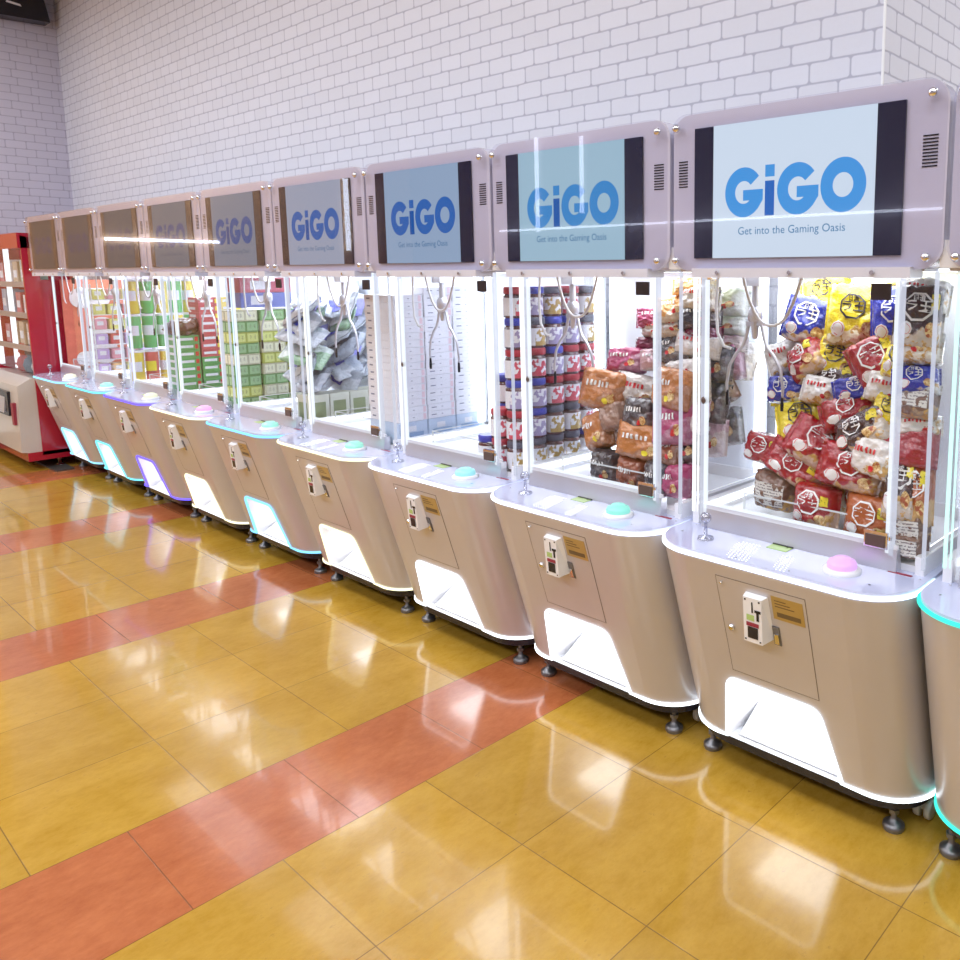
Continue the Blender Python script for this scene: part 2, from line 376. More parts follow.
def m_sticker():
    b=MB(); facebox(b,-.370,-.272,.662,.735,0,.002); facebox(b,-.357,-.283,.672,.686,.002,.0026,1)
    for i in range(3): facebox(b,-.36,-.30-i*.012,.703+i*.009,.7055+i*.009,.002,.0026,1)
    return b.mesh('rating_sticker',[M_gold,M_goldd],BO)
def m_return():
    b=MB(); facebox(b,-.380,-.358,.575,.635,0,.004); facebox(b,-.376,-.362,.58,.612,.004,.007,1); return b.mesh('coin_return',[M_steel,M_chrome],BO)
def m_stick():
    b=MB(); b.lathe([(.026,0),(.024,.006),(.006,.01),(.005,.05)],(-.655,-.035,ZT+.022),16); return b.mesh('joystick',M_clear,BO)
def m_ball():
    b=MB(); b.lathe([(.002,-.018),(.010,-.015),(.016,-.008),(.018,0),(.016,.008),(.010,.015),(.002,.018)],(-.655,-.035,ZT+.087),18); return b.mesh('joystick_ball',M_clear,BO)
def m_btnring():
    b=MB(); b.lathe([(.052,0),(.052,.006),(.044,.012),(.040,.012)],(-.212,-.022,ZT+.022),28); return b.mesh('button_ring',M_white,BO)
def m_btn():
    b=MB(); b.lathe([(.040,.008),(.040,.022),(.036,.030),(.024,.034),(.022,.038),(.001,.039)],(-.212,-.022,ZT+.022),28); return b.mesh('push_button',M_white,BO)
def m_display():
    b=MB(); b.box(-.472,-.405,.012,.05,ZT+.0215,ZT+.0235); b.box(-.472,-.405,.05,.056,ZT+.0215,ZT+.026,1); return b.mesh('display_window',[M_green,M_black],BO)
def m_print():
    b=MB()
    for i in range(5): b.box(-.735+i*.013,-.727+i*.013,.055,.068,ZT+.022,ZT+.0228)
    return b.mesh('blue_print',M_sticker,BO)
def m_redstrip():
    b=MB(); b.box(-.115,-.05,.052,.062,ZT+.022,ZT+.0235); return b.mesh('red_label',M_redlab,BO)
def m_cscrew():
    b=MB(); b.lathe([(.004,0),(.004,.0015)],n=8); return b.mesh('console_screw',M_chrome)
def m_reflection_dots(a,c0,y0):
    "rows of glowing dots standing in for strip light reflections on the console"
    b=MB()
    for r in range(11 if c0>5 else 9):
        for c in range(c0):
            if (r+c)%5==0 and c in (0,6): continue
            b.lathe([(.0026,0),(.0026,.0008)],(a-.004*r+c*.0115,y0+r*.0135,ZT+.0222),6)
    return b.mesh('console_reflection_dot',emit('reflection_dot_glow',(.95,.97,1),1.5),BO)  # reflection of the light strips, put in as glowing dots
GX0,GX1,GY0,GY1,GZ0,GZ1=-.782,-.030,.075,.60,.86,1.60
def m_sill():
    b=MB(); b.prism([(.055,ZT+.02),(.09,ZT+.02),(.09,.872),(.062,.872)],0,-.738,-.095); b.box(-.738,-.095,.063,.072,.872,.884,1); return b.mesh('front_sill',[M_silver,M_white],BO)
def m_raillight(a,z): b=MB(); b.box(a,a+.006,GY0+.03,GY1-.03,z,z+.02); return b.mesh('rail_light',emit('rail_white',(.90,.95,1),3.2),BO)
def m_rail(i): b=MB(); b.box(*[(GX0-.004,GX0+.02,GY0,GY1,ZT+.02,.875),(GX1-.02,GX1+.004,GY0,GY1,ZT+.02,.862),(GX0+.02,GX1-.02,GY1-.02,GY1,ZT+.02,.875)][i]); return b.mesh('base_rail',M_white,BO)
def m_deck():
    b=MB(); b.box(GX0+.02,GX1-.02,.09,GY1-.02,ZT+.02,.83); return b.mesh('playfield_deck',M_white,BO)
def m_back():
    b=MB(); b.box(GX0,GX1,GY1-.016,GY1,.875,GZ1+.012); return b.mesh('back_panel',plain('back_panel_white',(.80,.84,.92),.4),BO)
def m_sideglass(x):
    b=MB(); b.box(x,x+.004,GY0,GY1-.02,.862,GZ1); return b.mesh('side_pane',M_glass,BO)
def m_frontglass(x0,x1,y=GY0):
    b=MB(); b.box(x0,x1,y,y+.004,.872,GZ1); return b.mesh('front_pane',M_glass,BO)
def m_doorframe():
    b=MB()
    for x in (-.732,-.128): b.box(x,x+.009,.058,.07,.86,1.585)
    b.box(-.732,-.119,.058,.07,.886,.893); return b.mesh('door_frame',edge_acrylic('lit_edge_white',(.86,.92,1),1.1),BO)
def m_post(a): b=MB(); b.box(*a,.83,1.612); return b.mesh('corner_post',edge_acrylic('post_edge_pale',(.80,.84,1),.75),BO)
POSTS=[(-.118,-.106,.06,.074),(-.748,-.736,.06,.074),(-.032,-.024,.071,.081)]
def m_handle():
    b=MB(); b.box(-.185,-.118,.048,.056,.872,.918); b.box(-.180,-.124,.045,.048,.876,.908,1); b.lathe([(.006,.0),(.006,.01)],(-.112,.05,.90),8,mi=0); return b.mesh('door_latch',[M_chrome,M_brownlab],BO)
def m_toptag():
    b=MB(); b.box(-.19,-.135,.045,.05,1.535,1.578); return b.mesh('price_tag',plain('dark_tag_print',(.07,.06,.09),.4,var=.8),BO)
def m_guard():
    b=MB(); b.box(-.62,-.135,.118,.122,.83,.925); b.box(-.622,-.618,.118,.40,.83,.925); return b.mesh('chute_guard',M_glass,BO)
def m_guardedge():
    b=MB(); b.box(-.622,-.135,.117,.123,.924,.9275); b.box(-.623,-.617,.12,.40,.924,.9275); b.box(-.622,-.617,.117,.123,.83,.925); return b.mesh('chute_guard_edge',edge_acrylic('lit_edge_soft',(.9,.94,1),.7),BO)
def m_lightpost(a,c): b=MB(); b.box(a,c,GY1-.045,GY1-.022,.875,1.612); return b.mesh('light_post',emit('post_white',(.90,.95,1),5.0),BO)
def m_edgelight():
    b=MB(); b.box(GX0-.004,GX0+.004,GY0-.004,GY0+.006,.85,1.60); b.box(GX0+.012,GX0+.016,GY0,GY0+.006,.85,1.60); return b.mesh('edge_light',M_white,BO)
def m_roof():
    b=MB(); b.box(GX0-.005,GX1+.005,-.05,GY1+.02,1.616,1.68); return b.mesh('roof',M_white,BO)
def m_rooflight():
    b=MB(); b.box(-.68,-.13,.16,.50,1.609,1.616); return b.mesh('roof_lamp',emit('roof_lamp_white',(.93,.96,1),6),BO)
HX0,HX1,HZ0,HZ1=-.803,-.007,1.600,2.033
def m_header():
    b=MB(); b.prism(rrect(HX0,HX1,HZ0,HZ1,.055,6),1,.004,.055); return b.mesh('header_panel',M_header,RO)
def m_hcover():
    b=MB(); b.prism(rrect(HX0,HX1,HZ0,HZ1,.055,6),1,-.012,-.008); return b.mesh('header_cover',M_gcover,RO)
def m_lip():
    b=MB(); b.box(-.72,-.075,-.018,.06,1.580,1.606); b.box(-.82,-.07,.06,.15,1.596,1.606)
    for x in (-.63,-.40,-.17): b.lathe([(.006,0),(.006,.006)],(x,-.018,1.593),8,mi=1,mtx=Matrix.Rotation(PI/2,3,'X'))
    return b.mesh('canopy_lip',[M_lip,M_chrome],RO)
def m_monitor():
    b=MB(); b.box(-.723,-.108,-.003,.004,1.634,1.992); return b.mesh('monitor',M_bezel,RO)
def m_screen():
    b=MB(); b.box(-.657,-.178,-.0045,-.003,1.634,1.992); return b.mesh('screen',M_white,RO)
def m_vents(x0,x1):
    b=MB()
    for i in range(10): b.box(x0,x1,.0025,.0045,1.835+i*.0077,1.8385+i*.0077)
    return b.mesh('vent_grille',M_black,RO)
def m_screw():
    b=MB(); r=Matrix.Rotation(PI/2,3,'X')
    b.lathe([(.011,0),(.011,.004),(.008,.009),(.003,.010)],(0,0,0),14,mtx=r); return b.mesh('cover_screw',M_chrome)
def m_logo():
    Y=-.0052; b=MB(); H=.072; th=.42
    def ring(cx,cz,ro,ri,a0,a1,n=28,sx=1.0):
        vs=[]; 
        for i in range(n+1):
            a=a0+(a1-a0)*i/n
            for r in (ro,ri): vs.append((cx+r*math.cos(a)*sx,Y,cz+r*math.sin(a)))
        b.add(vs,[(2*i,2*i+1,2*i+3,2*i+2) for i in range(n)])
    def quad(x0,x1,z0,z1,mi=0): b.add([(x0,Y,z0),(x1,Y,z0),(x1,Y,z1),(x0,Y,z1)],[(0,1,2,3)],mi=mi)
    cz=1.808; ro=.066; ri=.030
    def G(cx):
        ring(cx,cz,ro,ri,math.radians(38),math.radians(338),30,.92); quad(cx-.002,cx+ro*.92,cz-.022,cz+.006)
        b.add([(cx+.02,Y,cz-.022),(cx+ro*.92,Y,cz-.022),(cx+.045,Y,cz-.045),(cx+.03,Y,cz-.05)],[(0,3,2,1)])
    G(-.555); G(-.390); ring(-.262,cz+.001,.067,.030,0,2*PI,40,.93)
    quad(-.488,-.459,cz+.036,cz+.067); quad(-.488,-.459,cz-.064,cz+.026,1)
    return b.mesh('logo',[M_white,M_white],RO)
def m_tagline():
    vs,fs=text_geo('Get into the Gaming Oasis',.0295); b=MB(); b.add([(-.412+v[0],-.0052,1.705+v[1]) for v in vs],fs); return b.mesh('tagline',M_white,RO)
def m_claw_head():
    b=MB(); x,y=-.655,.22
    b.box(x-.03,x+.03,y-.03,y+.03,1.565,1.60); b.lathe([(.012,1.46),(.012,1.57)],(x,y,0),14); b.lathe([(.020,1.455),(.024,1.46),(.024,1.49),(.018,1.50)],(x,y,0),16); b.lathe([(.008,1.40),(.010,1.41),(.014,1.455)],(x,y,0),12)
    b.box(x-.03,x+.03,y-.008,y+.008,1.44,1.455); return b.mesh('claw_head',M_silver,BO)
def m_claw_arm(s):
    b=MB(); x,y=-.655,.22
    p=[(x+s*.022,y,1.45),(x+s*.035,y,1.40),(x+s*.045,y,1.375),(x+s*.07,y,1.35),(x+s*.095,y,1.31),(x+s*.105,y,1.25),(x+s*.103,y,1.215)]
    b.tube(p,[.006,.006,.006,.0055,.005,.005,.004],8); b.lathe([(.005,-.02),(.006,0),(.004,.03)],(p[-1][0],y,1.20),8,mi=1); return b.mesh('claw_arm',[M_silver,M_black],BO)
def m_cable():
    b=MB(); y=.13
    def cur(x0,x1,zt,zb,k=14): return [(x0+(x1-x0)*i/k, y, zb+(zt-zb)*abs(2*i/k-1)**2.4) for i in range(k+1)]
    b.tube(cur(-.645,-.44,1.60,1.45),.0048,7); b.tube([( -.735,y,1.60),(-.742,y,1.50),(-.735,y,1.42),(-.71,y,1.38),(-.685,y,1.375)],.0048,7)
    return b.mesh('cable',M_cable,BO)
def m_dangle():
    b=MB(); b.lathe([(.007,0),(.012,.004),(.012,.01),(.006,.014)],(-.735,.07,1.215),12,mtx=Matrix.Rotation(PI/2,3,'X')); return b.mesh('pane_knob',M_brownlab,BO)
def emis_slots(o,mats):
    for i,m in enumerate(mats):
        o.material_slots[i].link='OBJECT'; o.material_slots[i].material=m
LED=[((.06,.80,.58),1.5),((.86,.95,1),2.8),((.90,.94,1),2.8),((.90,.94,1),2.8),((1,.96,.62),1.7),((.22,.62,1),1.7),((1,.95,.66),1.7),((.16,.11,1),1.9),((.18,.80,1),1.5),((.28,.70,1),1.6)]
BTN=[((.3,.9,.8),1.2),((.80,.42,.95),1.1),((.22,.80,.68),1.15),((.28,.75,.82),1.15),((.30,.85,.68),1.1),((.32,.88,.72),1.1),((.95,.42,.85),1.15),((.86,.88,.62),1.1),((.30,.85,.75),1.1),((.92,.90,.70),1.15)]
SCR=[((.74,.85,.95),.86),((.72,.84,.95),.88),((.50,.74,.88),.68),((.46,.62,.84),.62),((.56,.62,.78),.58),((.48,.55,.70),.40),((.42,.50,.64),.30),((.3,.42,.6),.18),((.3,.42,.6),.14),((.3,.42,.6),.12)]  # screens dim along the row: viewing-angle falloff put into colour and strength
WHAT=['cut off by the right edge of the photo','full of instant noodle bags','full of brown and pink snack packs','holding stacked jars with coloured lids','holding tall stacks of white boxes','full of silver foil pouches','holding stacked green and yellow multipacks','holding green and red boxed sticks','holding tall green canisters','holding pastel packs on white shelves, farthest']
RIM=['teal','bright white','cool white','white','pale yellow','light blue','cream','violet','cyan','pale blue']
ROOTS=[]
def machine(k):
    x0=-.81*(k-1); r=bpy.data.objects.new('claw_machine',None); COL.objects.link(r); r.location=(x0+RO[0],RO[1],0)
    tag(r,'beige claw machine with %s rim light, %s'%(RIM[k],WHAT[k]),'claw machine','row of claw machines along the brick wall')
    ROOTS.append(r); P=lambda n,key,fn,**kw: obj(n,cached(key,fn),r,**kw)
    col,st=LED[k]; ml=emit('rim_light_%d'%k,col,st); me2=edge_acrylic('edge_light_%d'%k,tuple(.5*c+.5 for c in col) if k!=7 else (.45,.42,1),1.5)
    body=P('body','body',m_body); P('prize_chute','chute',m_chute); P('chute_lamp','cl',m_chutelight)
    emis_slots(P('console_light_strip','cs',m_console_strip),[ml]); emis_slots(P('base_light_strip','bs',m_base_strip),[ml])
    ct=P('console_top','ct',m_console); P('plinth','pl',m_plinth)
    for x,y in ((-.789,.21),(-.145,.208),(-.78,.63),(-.11,.63)):
        obj('levelling_foot',cached('foot',m_foot),r,loc=(x-RO[0],y-RO[1],0))
    for x,y in ((-.095,.31),(-.74,.42)): obj('caster',cached('caster',m_caster),r,loc=(x-RO[0],y-RO[1],0.002))
    d=P('service_door','door',m_door); obj('lock',cached('lock',m_lock),d)
    c=P('coin_unit','coin',m_coin); obj('coin_slot',cached('cm',m_coinmarks),c); obj('coin_window',cached('cmw',m_coinwin),c); obj('coin_label',cached('cl2',m_coinlabels),c)
    P('rating_sticker','st',m_sticker); P('coin_return','cr',m_return)
    s=P('joystick','js',m_stick); obj('joystick_ball',cached('jb',m_ball),s)
    P('button_ring','br',m_btnring); emis_slots(P('push_button','pb',m_btn),[glow_btn(k)])
    P('display_window','dw',m_display); P('blue_print','pr',m_print); P('red_label','rls',m_redstrip)
    if k<6:
        for x,y in ((-.755,-.02),(-.49,-.115),(-.32,-.115),(-.11,-.07),(-.76,.06),(-.025,.05),(-.42,.045)): obj('console_screw',cached('csc',m_cscrew),r,loc=(x-BO[0],y-BO[1],ZT+.022-BO[2]))
    if k<5: P('console_reflection_dot','lp1',lambda:m_reflection_dots(-.52,7,-.125)); P('console_reflection_dot','lp2',lambda:m_reflection_dots(-.365,4,-.125))
    P('front_sill','sill',m_sill); [P('base_rail','rail%d'%i,lambda:m_rail(i)) for i in range(3)]; [P('rail_light','rl%d'%i,lambda:m_raillight(a,z)) for i,(a,z) in enumerate([(GX0+.020,.85),(GX1-.026,.84)])]; P('playfield_deck','deck',m_deck); P('back_panel','back',m_back)
    P('side_pane','sg0',lambda:m_sideglass(GX0)); P('side_pane','sg1',lambda:m_sideglass(GX1-.004))
    P('front_pane','fg0',lambda:m_frontglass(GX0+.004,-.735)); P('front_pane','fg1',lambda:m_frontglass(-.115,GX1-.006)); P('door_pane','fg2',lambda:m_frontglass(-.725,-.122,.062))
    P('door_frame','df',m_doorframe); [P('corner_post','cp%d'%i,lambda:m_post(a)) for i,a in enumerate(POSTS)]; P('door_latch','dl',m_handle); P('price_tag','tt',m_toptag); P('pane_knob','pk',m_dangle)
    g=P('chute_guard','gu',m_guard); obj('chute_guard_edge',cached('ge',m_guardedge),g)
    [P('light_post','lpst%d'%i,lambda:m_lightpost(a,a+.020)) for i,a in enumerate((GX0+.006,GX1-.026))]; emis_slots(P('edge_light','el',m_edgelight),[me2])
    P('roof','roof',m_roof); P('roof_lamp','rfl',m_rooflight)
    h=P('header_panel','hp',m_header); [obj('vent_grille',cached('vg%d'%i,lambda:m_vents(*a)),h) for i,a in enumerate([(-.066,-.030),(-.783,-.752)])]
    P('canopy_lip','lip',m_lip)
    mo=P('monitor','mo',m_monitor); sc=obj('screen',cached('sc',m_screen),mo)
    cc,ss=SCR[k]; f=ss/.88  # same viewing-angle dimming carried into logo and tagline
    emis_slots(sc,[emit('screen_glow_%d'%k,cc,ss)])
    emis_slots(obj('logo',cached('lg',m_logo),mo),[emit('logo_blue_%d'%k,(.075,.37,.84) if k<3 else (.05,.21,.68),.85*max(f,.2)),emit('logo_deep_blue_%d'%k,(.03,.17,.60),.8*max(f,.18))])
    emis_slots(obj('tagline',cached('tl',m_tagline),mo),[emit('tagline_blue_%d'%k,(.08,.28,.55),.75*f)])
    hc=P('header_cover','hc',m_hcover)
    for x in (HX0+.022,HX1-.034):
        for z in (HZ0+.028,HZ1-.036): obj('cover_screw',cached('screw',m_screw),hc,loc=(x-RO[0],-.012-RO[1],z))
    hd=P('claw','ch',m_claw_head)
    for s_ in (-1,1): obj('claw_arm',cached(('ca',s_),lambda:m_claw_arm(s_)),hd)
    obj('cable',cached('cb',m_cable),hd)
def glow_btn(k):
    n='button_glow_%d'%k
    if n in MATS: return MATS[n]
    m,nt,out=newmat(n); b=bsdf(nt,out,tuple(.12+.4*c for c in BTN[k][0]),.12); b.inputs['Emission Color'].default_value=(*BTN[k][0],1); b.inputs['Emission Strength'].default_value=BTN[k][1]*.55
    MATS[n]=m; return m
for k in range(10): machine(k)
# ---------------------------------------------------------------- prizes
def bagpt(u,v,w,h,t,seed,side=-1,amp=1.0):
    "point on a stuffed pouch; u across, v up, crimped fins at u=+-1"
    e=min(1,(1-abs(u))/.14) if abs(u)>.86 else 1
    P=(1-abs(u/.90)**5)**.45 if abs(u)<.90 else 0
    Q=(1-abs(v)**4.5)**.42 if abs(v)<1 else 0
    sw=.90+.10*P                                  # fins pull in a little
    x=w/2*u; z=h/2*v*(sw if abs(u)<.9 else .93+.05*math.cos(40*v))
    n=noise.noise(Vector((u*2.6+seed*3.1,v*2.2,side*1.7+seed)))
    n2=noise.noise(Vector((u*5.5+seed,v*6.3+seed*2.3,side*2.0)))
    rid=abs(noise.noise(Vector((u*3.3-seed,v*4.1+seed*.7,side))))
    y=t/2*P*Q*(1+.22*n*amp+.10*n2*amp-.22*rid*amp)+.0015
    if P==0: y=.0012+.002*math.sin(25*v+seed)*side
    z+=h*.05*n2*P*amp*.6
    return Vector((x,side*y,z))
def bag_mesh(name,mat,w,h,t,seed,nu=32,nv=24,amp=1.0):
    b=MB()
    def grid(side):
        vs=[]
        for i in range(nu+1):
            u=-1+2*i/nu; u=math.sin(u*PI/2)*.35+u*.65
            for j in range(nv+1):
                v=-1+2*j/nv; v=math.sin(v*PI/2)*.5+v*.5
                vs.append(bagpt(u,v,w,h,t,seed,side,amp))
        fs=[]
        for i in range(nu):
            for j in range(nv):
                a=i*(nv+1)+j; q=(a,a+nv+1,a+nv+2,a+1); fs.append(q if side<0 else q[::-1])
        b.add(vs,fs,True)
    grid(-1); grid(1); return b.mesh(name,mat)
def decal(name,shapes,mats,w,h,t,seed,amp=1.0,off=.0036):
    "shapes: list of (verts2D in bag u,v metres, faces, mat index)"
    b=MB()
    for vs,fs,mi in shapes:
        o=[]
        for x,z in vs:
            p=bagpt(max(-.84,min(.84,2*x/w)),max(-.9,min(.9,2*z/h)),w,h,t,seed,-1,amp); p.y-=off; o.append(p)
        b.add(o,fs,True,mi)
    return b.mesh(name,mats)
def sh_ring(cx,cz,ro,ri,n=8,rot=PI/8,seg=1):
    vs=[];N=n*seg
    for i in range(N):
        a=rot+2*PI*i/N
        for r in (ro,ri): vs.append((cx+r*math.cos(a),cz+r*math.sin(a)))
    return vs,[(2*i,2*((i+1)%N),2*((i+1)%N)+1,2*i+1) for i in range(N)]
def sh_disc(cx,cz,rx,rz,n=14,rings=3,rot=0):
    vs=[(cx,cz)];fs=[]
    for k in range(1,rings+1):
        for i in range(n): a=rot+2*PI*i/n; vs.append((cx+rx*k/rings*math.cos(a),cz+rz*k/rings*math.sin(a)))
    for i in range(n): fs.append((0,1+i,1+(i+1)%n))
    for k in range(1,rings):
        for i in range(n): a=1+(k-1)*n+i; c=1+(k-1)*n+(i+1)%n; fs.append((a,a+n,c+n,c))
    return vs,fs
def sh_rect(x0,x1,z0,z1,nx=5,nz=4):
    vs=[(x0+(x1-x0)*i/nx,z0+(z1-z0)*j/nz) for i in range(nx+1) for j in range(nz+1)]
    return vs,[(i*(nz+1)+j,(i+1)*(nz+1)+j,(i+1)*(nz+1)+j+1,i*(nz+1)+j+1) for i in range(nx) for j in range(nz)]
def sh_text(s,size,cx,cz):
    vs,fs=text_geo(s,size,'CENTER',.018); return [(cx+v[0],cz+v[1]) for v in vs],fs
def bag_mat(name,base,second,photo=(.66,.40,.12),thr=.5,rough=.2,amt=1.0):
    "printed film: base colour, second colour below a wavy border, food picture specks in it, crinkled"
    if name in MATS: return MATS[name]
    m,nt,out=newmat(name); O=objco(nt); s=sep(nt,O)
    n=noise_n(nt,O,16,2); nf=noise_n(nt,O,90,3,.6)
    r1=mathn(nt,'ABSOLUTE',mathn(nt,'SUBTRACT',noise_n(nt,O,20,3,.55),.5)); r2=mathn(nt,'ABSOLUTE',mathn(nt,'SUBTRACT',noise_n(nt,O,47,2,.5),.5))
    h=mathn(nt,'ADD',mathn(nt,'ADD',mathn(nt,'MULTIPLY',s[2],-14),mathn(nt,'MULTIPLY',s[0],6)),mathn(nt,'MULTIPLY',mathn(nt,'SUBTRACT',n,.5),1.6))
    f=ramp(nt,h,thr-.05,thr+.01)
    ph=mathn(nt,'MULTIPLY',ramp(nt,noise_n(nt,O,38,3,.6),.50,.56),amt)
    pc=mixc(nt,nf,tuple(c*.5 for c in photo),tuple(min(1,c*1.3) for c in photo))
    sec=mixc(nt,mathn(nt,'MULTIPLY',ph,f),second,pc)
    c=mixc(nt,f,base,sec)
    b=bsdf(nt,out,c,rough,.0,.5,.7)
    bump(nt,b,mathn(nt,'ADD',mathn(nt,'MULTIPLY',r1,1.0),mathn(nt,'MULTIPLY',r2,.45)),.9,.014)
    MATS[name]=m; return m
M_dw=plain('print_white',(.85,.85,.85),.3); M_dy=plain('print_yellow',(.85,.72,.05),.3); M_db=plain('print_dark',(.03,.02,.03),.3)
M_dr=plain('print_red',(.6,.02,.03),.3); M_dg=plain('print_grey',(.5,.5,.5),.4); M_dbl=plain('print_blue',(.03,.05,.45),.3)
def bowl_mat():
    m,nt,out=newmat('noodle_picture'); O=objco(nt); n=noise_n(nt,O,150,3,.7); n2=noise_n(nt,O,55,1)
    c=mixc(nt,ramp(nt,n,.40,.58),(.50,.24,.06),(.85,.68,.36)); c=mixc(nt,ramp(nt,n2,.54,.58),c,(.40,.10,.04)); bsdf(nt,out,c,.3,0,.3); return m
M_bowl=bowl_mat()
def nut_mat():
    m,nt,out=newmat('printed_facts_label'); s=sep(nt,objco(nt)); k=mathn(nt,'FRACT',mathn(nt,'MULTIPLY',s[2],110)); n=noise_n(nt,objco(nt),140,1)
    f=mathn(nt,'MULTIPLY',mathn(nt,'GREATER_THAN',k,.55),mathn(nt,'GREATER_THAN',n,.47)); bsdf(nt,out,mixc(nt,f,(.72,.70,.66),(.25,.22,.22)),.4); return m
M_nut=nut_mat()
NOODLE={ # base, second, label word, category words, kind of decals
 'R':((.34,.005,.014),(.62,.45,.34),'red','front'),'Y':((.86,.70,.03),(.88,.83,.62),'yellow','front'),
 'B':((.015,.03,.42),(.80,.80,.84),'blue','front'),'K':((.05,.014,.014),(.60,.54,.48),'dark brown and white','front'),
 'O':((.42,.11,.03),(.62,.38,.15),'orange','front'),'W':((.80,.78,.76),(.84,.80,.72),'white','pic'),
 'N':((.20,.11,.08),(.40,.30,.22),'tan','facts'),'S':((.33,.02,.035),(.33,.02,.035),'plain maroon','plain')}
SNACK={'o':((.52,.20,.06),(.40,.17,.08),'orange','pic'),'O2':((.85,.45,.15),(.85,.75,.6),'bright orange topped','pic'),'l':((.74,.70,.68),(.70,.58,.46),'cream white','pic'),
 'k':((.06,.05,.06),(.14,.10,.10),'charcoal','pic'),'p':((.42,.05,.15),(.36,.12,.20),'magenta','pic'),'m':((.66,.42,.48),(.75,.62,.60),'pale pink','pic'),
 'd':((.22,.03,.08),(.28,.06,.10),'dark maroon','plain'),'t':((.33,.20,.15),(.36,.22,.16),'plain brown','plain'),'b':((.28,.08,.04),(.20,.08,.05),'rust brown','pic'),'g':((.62,.68,.50),(.7,.7,.66),'grey green','pic')}
def make_bagset(key,spec,w,h,t,seed,style):
    base,sec,word,kind=spec
    mat=bag_mat('film_'+word.replace(' ','_')+('_'+style),base,sec,thr=(.50 if style=='noodle' and key!='W' else .3) if kind!='plain' else 9,amt=1.0 if style=='noodle' else .45,photo=(.66,.40,.12) if style=='noodle' else tuple(.7*a+.25 for a in base))
    me=cached(('bag',style,key,round(w,2),round(h,2),seed),lambda:bag_mesh('pouch',mat,w,h,t,seed))
    def dec():
        out=[]
        if style=='noodle' and kind=='front':
            R=min(.040,h*.29); cx=-w*.04; cz=h*.12
            sh=[(*sh_ring(cx,cz,R,R*.86),0),(*sh_text('ラ王',R*.88,cx,cz-R*.02),0),(*sh_text('日清',R*.40,cx,cz+R*.55),0)]
            if key in 'RO': sh.insert(0,(*sh_disc(cx,cz,R*.86,R*.86,8,2,PI/8),1))
            out.append(('emblem',sh,[M_dw if key!='Y' else M_db,MATS['film_'+word.replace(' ','_')+'_'+style]]))
            out.append(('noodle_picture',[(*sh_disc(w*.24,-h*.22,w*.11,h*.12),0)],[M_bowl]))
            out.append(('cloud_badge',[(*sh_disc(-w*.24,-h*.24,w*.12,h*.13,8,2),0),(*sh_ring(-w*.24,-h*.24,w*.095,w*.085,12),1)],[M_dw,M_dr]))
            if key in 'ROK': out.append(('yellow_flash',[(*sh_rect(w*.2,w*.36,h*.10,h*.33),0),(*sh_text('もち',h*.13,w*.28,h*.22),1)],[M_dy,M_db]))
        elif kind=='pic' :
            out.append(('printed_picture',[(*sh_disc(w*.22,-h*.16,w*.08,h*.13,9,2,.4),0),(*sh_disc(w*.12,-h*.24,w*.06,h*.08,7,2,.9),1)],[M_bowl,M_dr if key!='o' else M_dy]))
            out.append(('name_band',[(*sh_rect(-w*.30+i*w*.075,-w*.265+i*w*.075+(i%2)*w*.012,h*(.06+.01*(i%3)),h*(.20+.015*(i%2)),1,3),0) for i in range(6)],[M_dw if word not in('cream white','white') else M_dr]))
        elif kind=='facts':
            out.append(('facts_label',[(*sh_rect(-w*.34,w*.34,-h*.3,h*.3),0)],[M_nut]))
        return [(n,decal(n,[(v,f,m) for v,f,m in sh],ms,w,h,t,seed)) for n,sh,ms in out]
    return me,cached(('dec',style,key,round(w,2),round(h,2),seed),dec)
rnd=random.Random(5)
def place_bag(spec,key,w,h,t,seed,style,loc,rot,label,cat,group,name):
    me,ds=make_bagset(key,spec,w,h,t,seed,style)
    o=obj(name,me,None,loc,rot); tag(o,label,cat,group)
    for n,d in ds: obj(n,d,o)
    return o
def rank_labels(items,fmt,words):
    "ordinal by height among equals"
    cnt={}
    order=sorted(range(len(items)),key=lambda i:-items[i][3]); lab={}
    for i in order:
        k=items[i][0]; cnt[k]=cnt.get(k,0)+1; lab[i]=(cnt[k],)
    return [fmt%(words[items[i][0]],('' if lab[i][0]==1 else ORD[lab[i][0]]+' ')) for i in range(len(items))]
